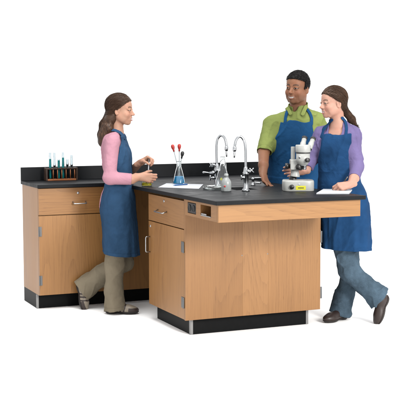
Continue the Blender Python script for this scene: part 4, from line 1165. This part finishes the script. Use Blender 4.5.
pM = person(sk, lo, hi, SKM, (.24, .085, .065), (.012, .009, .008), (.015, .009, .006), 1.0, hfM, kM, fM.o, 'smiling man in green polo shirt and bright blue apron resting a hand on the worktop', (.10, .05, .03))
yl = [112, 121, 132, 146, 156, 180, 200]; xl = [284, 283.5, 281.5, 275.5, 270.0, 268, 267]; xr_ = [311.5, 312, 313.5, 317, 321, 323, 324]
lz = np.array([zM(y) for y in yl])[::-1]; lx = np.array([yM(x) for x in xl])[::-1]; rx = np.array([yM(x) for x in xr_])[::-1]
def bibM(P):
    x, y, z = fM.loc(P)
    D = np.maximum((np.interp(z, lz, lx).astype(F) - y), (y - np.interp(z, lz, rx).astype(F)))
    return np.maximum(np.maximum(D * F(.8), z - F(zM(121.3)) - F(.008) * np.sin(y * 40)), np.maximum(-x - F(.02), F(zM(196)) - z))
Q1 = at(264.4, 151.8, hM - .10)
sl = [('add', torsoM, 0), ('add', cone(S1, Q1, .053, .056, cap1=True), .05), ('add', cone(S2, E2, .060, .060, cap1=True), .05),
      ('disp', masked(ridge(13, .014, 51, nrm(Q1 - S1) + UP * .3, .45), bibM), 0), ('disp', masked(folds(24, .0035, 52), bibM), 0),
      ('disp', seam(Q1 - nrm(Q1 - S1) * .022, Q1 - S1), 0),
      ('sub', cone(S1 + (Q1 - S1) * .86, Q1 + (Q1 - S1) * .3, .05, .054), .004), ('sub', cone(hfM.w(-.02, 0, -.07), at(296.5, 111.5, hM - .03), .060, .054), .006)]
shM = solid('polo_shirt', sl, lo, hi, .0036, M['green'], pM)
# collar: a band round the neck, folded outwards, open at the front
cc = at(297, 108.6, hM - .005); frC = plane(fM.w(-.02, 0, 0), -fM.f); shell_ = fmin(torsoM, neckM)
band_ = fmax(off(neckM, .0125), neg(off(neckM, .005)), plane(at(297, 104.6, hM - .03), UP + fM.f * .35), plane(at(297, 111.5, hM - .03), -UP - fM.f * .3))
vee_ = fmax(curtain([(294.8, 100), (295.6, 108), (296.3, 117)], hM - .1, .016), frC)
co = [('add', band_, 0)]
for pts, hf_ in (([(287.4, 107.2), (289.3, 110.6), (290.3, 113.6)], .0125), ([(306.0, 106.8), (304.0, 110.6), (302.4, 114.0)], .0135)):
    co.append(('add', fmax(curtain(pts, hM - .1, hf_), frC, off(shell_, .0125), neg(off(shell_, .004))), .004))
co += [('sub', vee_, .004), ('disp', folds(40, .001, 3), 0)]
solid('collar', co, *bounds(cc, m=.15), .0024, M['green'], shM)
# apron
skM = loft(fM, rM([(178, 292.5, 22.6, .120), (195, 292.5, 23.5, .128), (215, 292.5, 24.5, .135), (250, 293, 26, .15), (256, 293, 26, .15)]), 2.4)
def frontM(P): x, y, z = fM.loc(P); return -x - F(.05)
apM = solid('apron', [('add', fmax(off(torsoM, .0075), bibM), 0), ('add', fmax(skM, frontM), .012), ('disp', pleat(fM, zM(125), zM(250), .010, 12, 61), 0), ('disp', ridge(12, .012, 62, RT * .5 + UP, .5), 0),
                      ('int', plane(fM.w(0, 0, zM(251)), -UP), .003)], lo, hi, .0036, M['blue_apron'], pM)
frM = plane(fM.w(-.035, 0, 0), -fM.f)
for pts in ([(284.9, 124), (285.5, 118), (286.8, 113), (288.2, 110.6)], [(311, 124), (311.2, 118), (309.6, 113), (307.6, 109.8)]):
    solid('strap', ribbon(pts, hM - .09, .0105, fmin(torsoM, neckM, cone(S1, Q1, .060, .058)), frM, .0085), lo, hi, .0026, M['blue_apron'], apM)
solid('trousers', chain([at(287, 205, hM + .02), at(286, 262, hM), at(286, 307, hM)], [.10, .075, .065], .03) + chain([at(298, 205, hM - .02), at(299, 262, hM), at(299, 307, hM)], [.10, .075, .065], .03), lo, hi, .006, M['dark_trousers'], pM)
for px, A in ((286, 112), (299, 100)):
    q = at(px, 311, hM); q[2] = 0; s_ = Frame(q - facing(A) * .05, facing(A)); shoe(pM, s_, .27, M['shoe'], lambda V: np.tile(np.array((.02, .014, .012), F), (len(V), 1)), M['sole_dark'])
# short hair
w_ = lambda x, y, z: hfM.w(x * kM, y * kM, z * kM)
def curls(P):
    return (vnoise(P * F(120), 71) + F(.7) * vnoise(P * F(240), 72)) * F(.0022)
keepM = blend([plane(w_(.070, 0, .063), hfM.f * .30 - hfM.u * .955), fmax(plane(w_(.016, 0, 0), hfM.f), plane(w_(0, 0, -.008), -hfM.u)), fmax(plane(w_(-.022, 0, 0), hfM.f), plane(w_(0, 0, -.062), -hfM.u))], .008)
capM = fmax(ell(w_(-.010, 0, .032), (.106 * kM, .0815 * kM, .092 * kM), hfM), keepM)
hr = [('add', capM, 0), ('disp', curls, 0)]
lo_, hi_ = bounds(hfM.o, m=.17)
def guideM(P, state, off_): return (off_ * .75 + np.asarray(-hfM.f * .3 + UP * .3, F)).astype(F)
st1 = strand_mesh(hr, surface_points(hr, lo_, hi_, 3500, 31, lambda P: np.ones(len(P), bool)), guideM, 7, .0022, (.0004, .0042), .0006, 31)
hair_object(hr, lo_, hi_, .0024, M['hair_black'], pM, lambda V: V.copy(), [st1])


# ================================================================== the woman in lavender, at the right
hW = 7.27; A_W = 116
fW = Frame(np.array([*at(340, 321, hW)[:2], 0]), facing(A_W))
hfW = head_frame(332.9, 102.2, hW - .02, 157, 4, 2); kW = .885
cW = math.cos(math.radians(A_W - 90)) 
zW = lambda y: at(340, y, hW)[2]; yW = lambda px: (px - 340) * hW / FPX / cW
def rW(rows): return [(z, x0, y0 / cW, a, b / cW) for z, x0, y0, a, b in rows_px(fW, 340, hW, rows)]
torsoW = loft(fW, rW([(121, 337.5, 7, .05), (125, 337.6, 10, .062), (129.5, 338, 15.5, .078), (135, 338, 17.6, .092), (146, 336.5, 17.3, .105), (160, 336.5, 16, .098), (172, 337.3, 16.3, .097), (188, 339, 17.5, .104), (202, 341.5, 18, .104), (212, 342, 17.5, .10)]), 2.3)
S1, E1, C1, W1 = at(352.2, 134.8, hW - .05), at(357.2, 167.5, hW - .10), at(354.2, 178.0, hW - .19), at(350.3, 184.6, hW - .245)
S2, E2, C2, W2 = at(320.8, 135, hW + .05), at(311.2, 158.5, hW + .06), at(306.8, 167.5, hW + .02), at(303.5, 171.0, hW - .0)
neckW = cone(hfW.w(-.030 * kW, 0, -.05 * kW), at(337.5, 126, hW), .043, .050)
sk = head_ops(hfW, kW, smile=.7) + [('add', neckW, .03), ('add', off(torsoW, -.013), .03)]
sk += chain([S1, E1, C1, W1], [.04, .037, .031, .0235], .015) + chain([S2, E2, C2, W2], [.04, .037, .030, .0235], .015)
h1o, tipsW, thW = hand_ops(W1, -RT * .84 - UP * .16 - FW * .30, FW * .75 - UP * .62, UP * .6 + FW * .6, .90, per=[(.75, .95, .5), (.9, 1.05, .6), (1.0, 1.1, .7), (1.1, 1.1, .7)], thumb=(.35, .35, .35), thumb_in=.55)
h2o, _, _ = hand_ops(W2, -RT * .96 - UP * .04, -FW, UP, .90, per=[(.30, .5, .4), (.35, .5, .4), (.4, .5, .4), (.45, .5, .4)], thumb=(.7, .3, .3), thumb_in=.6)
sk += h1o + h2o
a1 = at(379.5, 298, 7.255); k1 = at(349.5, 270.5, 7.23); m1 = at(365, 285.5, 7.245)
a2 = at(340.2, 313.5, 7.40); k2 = at(350.5, 273, 7.39); m2 = at(345, 294, 7.40)
sk += chain([at(337.5, 225, hW - .01), k1, a1], [.060, .046, .036], .03) + chain([at(346, 225, hW + .05), k2, a2], [.060, .042, .036], .03)
SKW = (.48, .262, .195)
lo, hi = wide(278, 396, 84, 326, hW - .40, hW + .32)
pW = person(sk, lo, hi, SKW, (.40, .14, .14), (.06, .035, .022), (.05, .06, .06), .7, hfW, kW, fW.o, 'woman in lavender top and dark blue apron writing in a notebook at the worktop corner')
yl = [124, 134, 146, 154, 163, 172, 182, 194, 200]; xl = [321, 320.8, 319.2, 318, 317, 316, 315, 315, 315]; xr_ = [346, 346.2, 345.4, 347.4, 351, 355, 359.5, 365, 370]
lz = np.array([zW(y) for y in yl])[::-1]; lx = np.array([yW(x) for x in xl])[::-1]; rx = np.array([yW(x) for x in xr_])[::-1]
def bibW(P):
    x, y, z = fW.loc(P)
    # the front silhouette is nearer the camera than the axis: shift the cut by the turn of the body
    yy = y - x * F(math.tan(math.radians(A_W - 90)))
    D = np.maximum((np.interp(z, lz, lx).astype(F) - yy), (yy - np.interp(z, lz, rx).astype(F)))
    return np.maximum(np.maximum(D * F(.75), z - F(zW(134.2))), np.maximum(-x - F(.06), F(zW(192)) - z))
sl = [('add', torsoW, 0), ('add', cone(S1, E1, .049, .041), .04), ('add', cone(E1, C1, .042, .039, cap1=True), .02), ('add', cone(S2, E2, .052, .045), .04), ('add', cone(E2, C2, .045, .040, cap1=True), .02),
      ('disp', masked(ridge(15, .013, 83, nrm(E1 - S1) + RT * .3, .45), bibW), 0), ('disp', masked(folds(30, .003, 84), bibW), 0)]
sl.append(('disp', seam(C1 - nrm(C1 - E1) * .018, C1 - E1, .0009), 0))
for e, c in ((E1, C1), (E2, C2)): sl.append(('sub', cone(e + (c - e) * .75, c + (c - e) * .3, .032, .035), .003))
sl += [('sub', cone(at(334.5, 116, hW - .03), at(335.5, 131.5, hW - .05), .050, .050), .006)]
topW = solid('top', sl, lo, hi, .0036, M['lavender'], pW)
skW = loft(fW, rW([(172, 337.4, 17.2, .103), (182, 338.6, 18.8, .110), (190, 340.6, 21, .120), (198, 342.0, 21.4, .122), (215, 343.0, 21.7, .126), (235, 344.4, 21.9, .130), (256, 345.4, 22.2, .134)]), 2.3)
apW = solid('apron', [('add', fmax(off(torsoW, .0075), bibW), 0), ('add', skW, .012), ('disp', pleat(fW, zW(180), zW(250), .012, 13, 91), 0), ('disp', ridge(13, .011, 92, RT * .4 + UP, .5), 0), ('disp', folds(22, .003, 93), 0), ('disp', seam(fW.w(0, 0, zW(248.3) + .022), -UP - RT * .03), 0), ('disp', masked(seam(fW.w(0, 0, zW(134.2) - .02), UP, .0015), lambda P: F(zW(150)) - fW.loc(P)[2]), 0),
                      ('int', plane(fW.w(0, 0, zW(248.3)), -UP - RT * .03), .003), ('sub', fmax(off(skW, -.012), plane(fW.w(0, 0, zW(236)), UP)), .003)], lo, hi, .0034, M['navy_apron'], pW)
frW = plane(fW.w(-.045, 0, 0), -fW.f)
for pts in ([(322.4, 137), (323.6, 131.5), (326.4, 127), (330, 122.5), (332.5, 120)], [(345, 137), (346.2, 130), (346.6, 124.5), (345.8, 120.5), (343, 118)]):
    solid('strap', ribbon(pts, hW - .08, .0095, fmin(torsoW, neckW, cone(S1, E1, .050, .047), cone(S2, E2, .050, .045)), frW, .0085), lo, hi, .0024, M['navy_apron'], apW)
tr_ = [('add', cone(at(337, 222, hW - .01), k1, .076, .066), 0), ('add', cone(k1, m1, .066, .062), .03), ('add', cone(m1, a1, .062, .082, cap1=True), .03),
       ('add', cone(at(346, 222, hW + .05), k2, .076, .062), .02), ('add', cone(k2, m2, .060, .060), .03), ('add', cone(m2, a2, .060, .078, cap1=True), .03)]
tr_ += [('disp', seam(a1 - nrm(a1 - m1) * .02, a1 - m1), 0), ('disp', ridge(15, .011, 95, UP + RT * .1, .9), 0), ('disp', folds(28, .0035, 96), 0)]
tr_ += [('sub', cone(m1 + (a1 - m1) * .7, a1 + (a1 - m1) * .3, .060, .074), .003), ('sub', cone(m2 + (a2 - m2) * .7, a2 + (a2 - m2) * .3, .060, .072), .003)]
solid('jeans', tr_, lo, hi, .0038, M['jeans'], pW)
brown = lambda V: np.tile(np.array((.028, .015, .012), F), (len(V), 1))
q = at(346.5, 318.5, 7.42); q[2] = 0; s1 = Frame(q, facing(136)); shoe(pW, s1, .24, M['shoe'], brown, M['sole_dark'])
hp, tp = at(390.0, 295.5, 7.26), at(379.6, 324.6, 7.248); s2 = Frame(hp, tp - hp, -RT * .9 + UP * .3 - FW * .2)
shoe(pW, s2, float(np.linalg.norm(tp - hp)) + .01, M['shoe'], brown, M['sole_dark'])
w_ = lambda x, y, z: hfW.w(x * kW, y * kW, z * kW)
capW = fmax(ell(w_(-.014, 0, .032), (.106 * kW, .087 * kW, .093 * kW), hfW), cap_keep(hfW, kW, (.030, .034), (.585, -.81), -.016, -.072))
hr = [('add', capW, 0), ('add', ell(w_(-.062, 0, -.040), (.044 * kW, .056 * kW, .040 * kW), hfW), .02)]
q = [w_(-.088, 0, -.050), at(347.6, 114.5, hW + .01), at(351.5, 119.5, hW + .01), at(355.4, 125, hW + .0)]
for i, (ra, rb) in enumerate(((.024, .019), (.021, .024), (.024, .008))): hr.append(('add', cone(q[i], q[i + 1], ra, rb), .01))
hr += [('disp', strands(hfW, kW, .0013, -.06), 0)]

combed_hair(hr, hfW, kW, [at(347.6, 114.5, hW + .01), at(351.5, 119.5, hW + .01), at(355.4, 125, hW), at(357, 128, hW)], w_(-.096, 0, -.052), -.06,
            *bounds(hfW.o, at(354, 124, hW), m=.16), M['hair_brown'], pW, 21)
# the pen in her writing hand
hp_ = float((tipsW[0] - CAM) @ FW); pt = Vector(at(337.6, 191.6, hp_ - .012)); pe = Vector(at(347.6, 176.6, hp_ - .035))
o = obj('ballpoint_pen', tube(bmesh.new(), [pt, pt.lerp(pe, .1), pt.lerp(pe, .2), pt.lerp(pe, .97), pe], [.001, .0032, .0048, .0048, .003], 12), M['black_plastic'], loc=pt); tag(o, 'black pen held by the woman writing in the notebook', 'pen')
obj('clip', tube(bmesh.new(), [pe - Vector(FW) * .005, pe - Vector(FW) * .0075 + (pt - pe) * .05, pe - Vector(FW) * .0065 + (pt - pe) * .3], .0011, 8), M['chrome'], o)
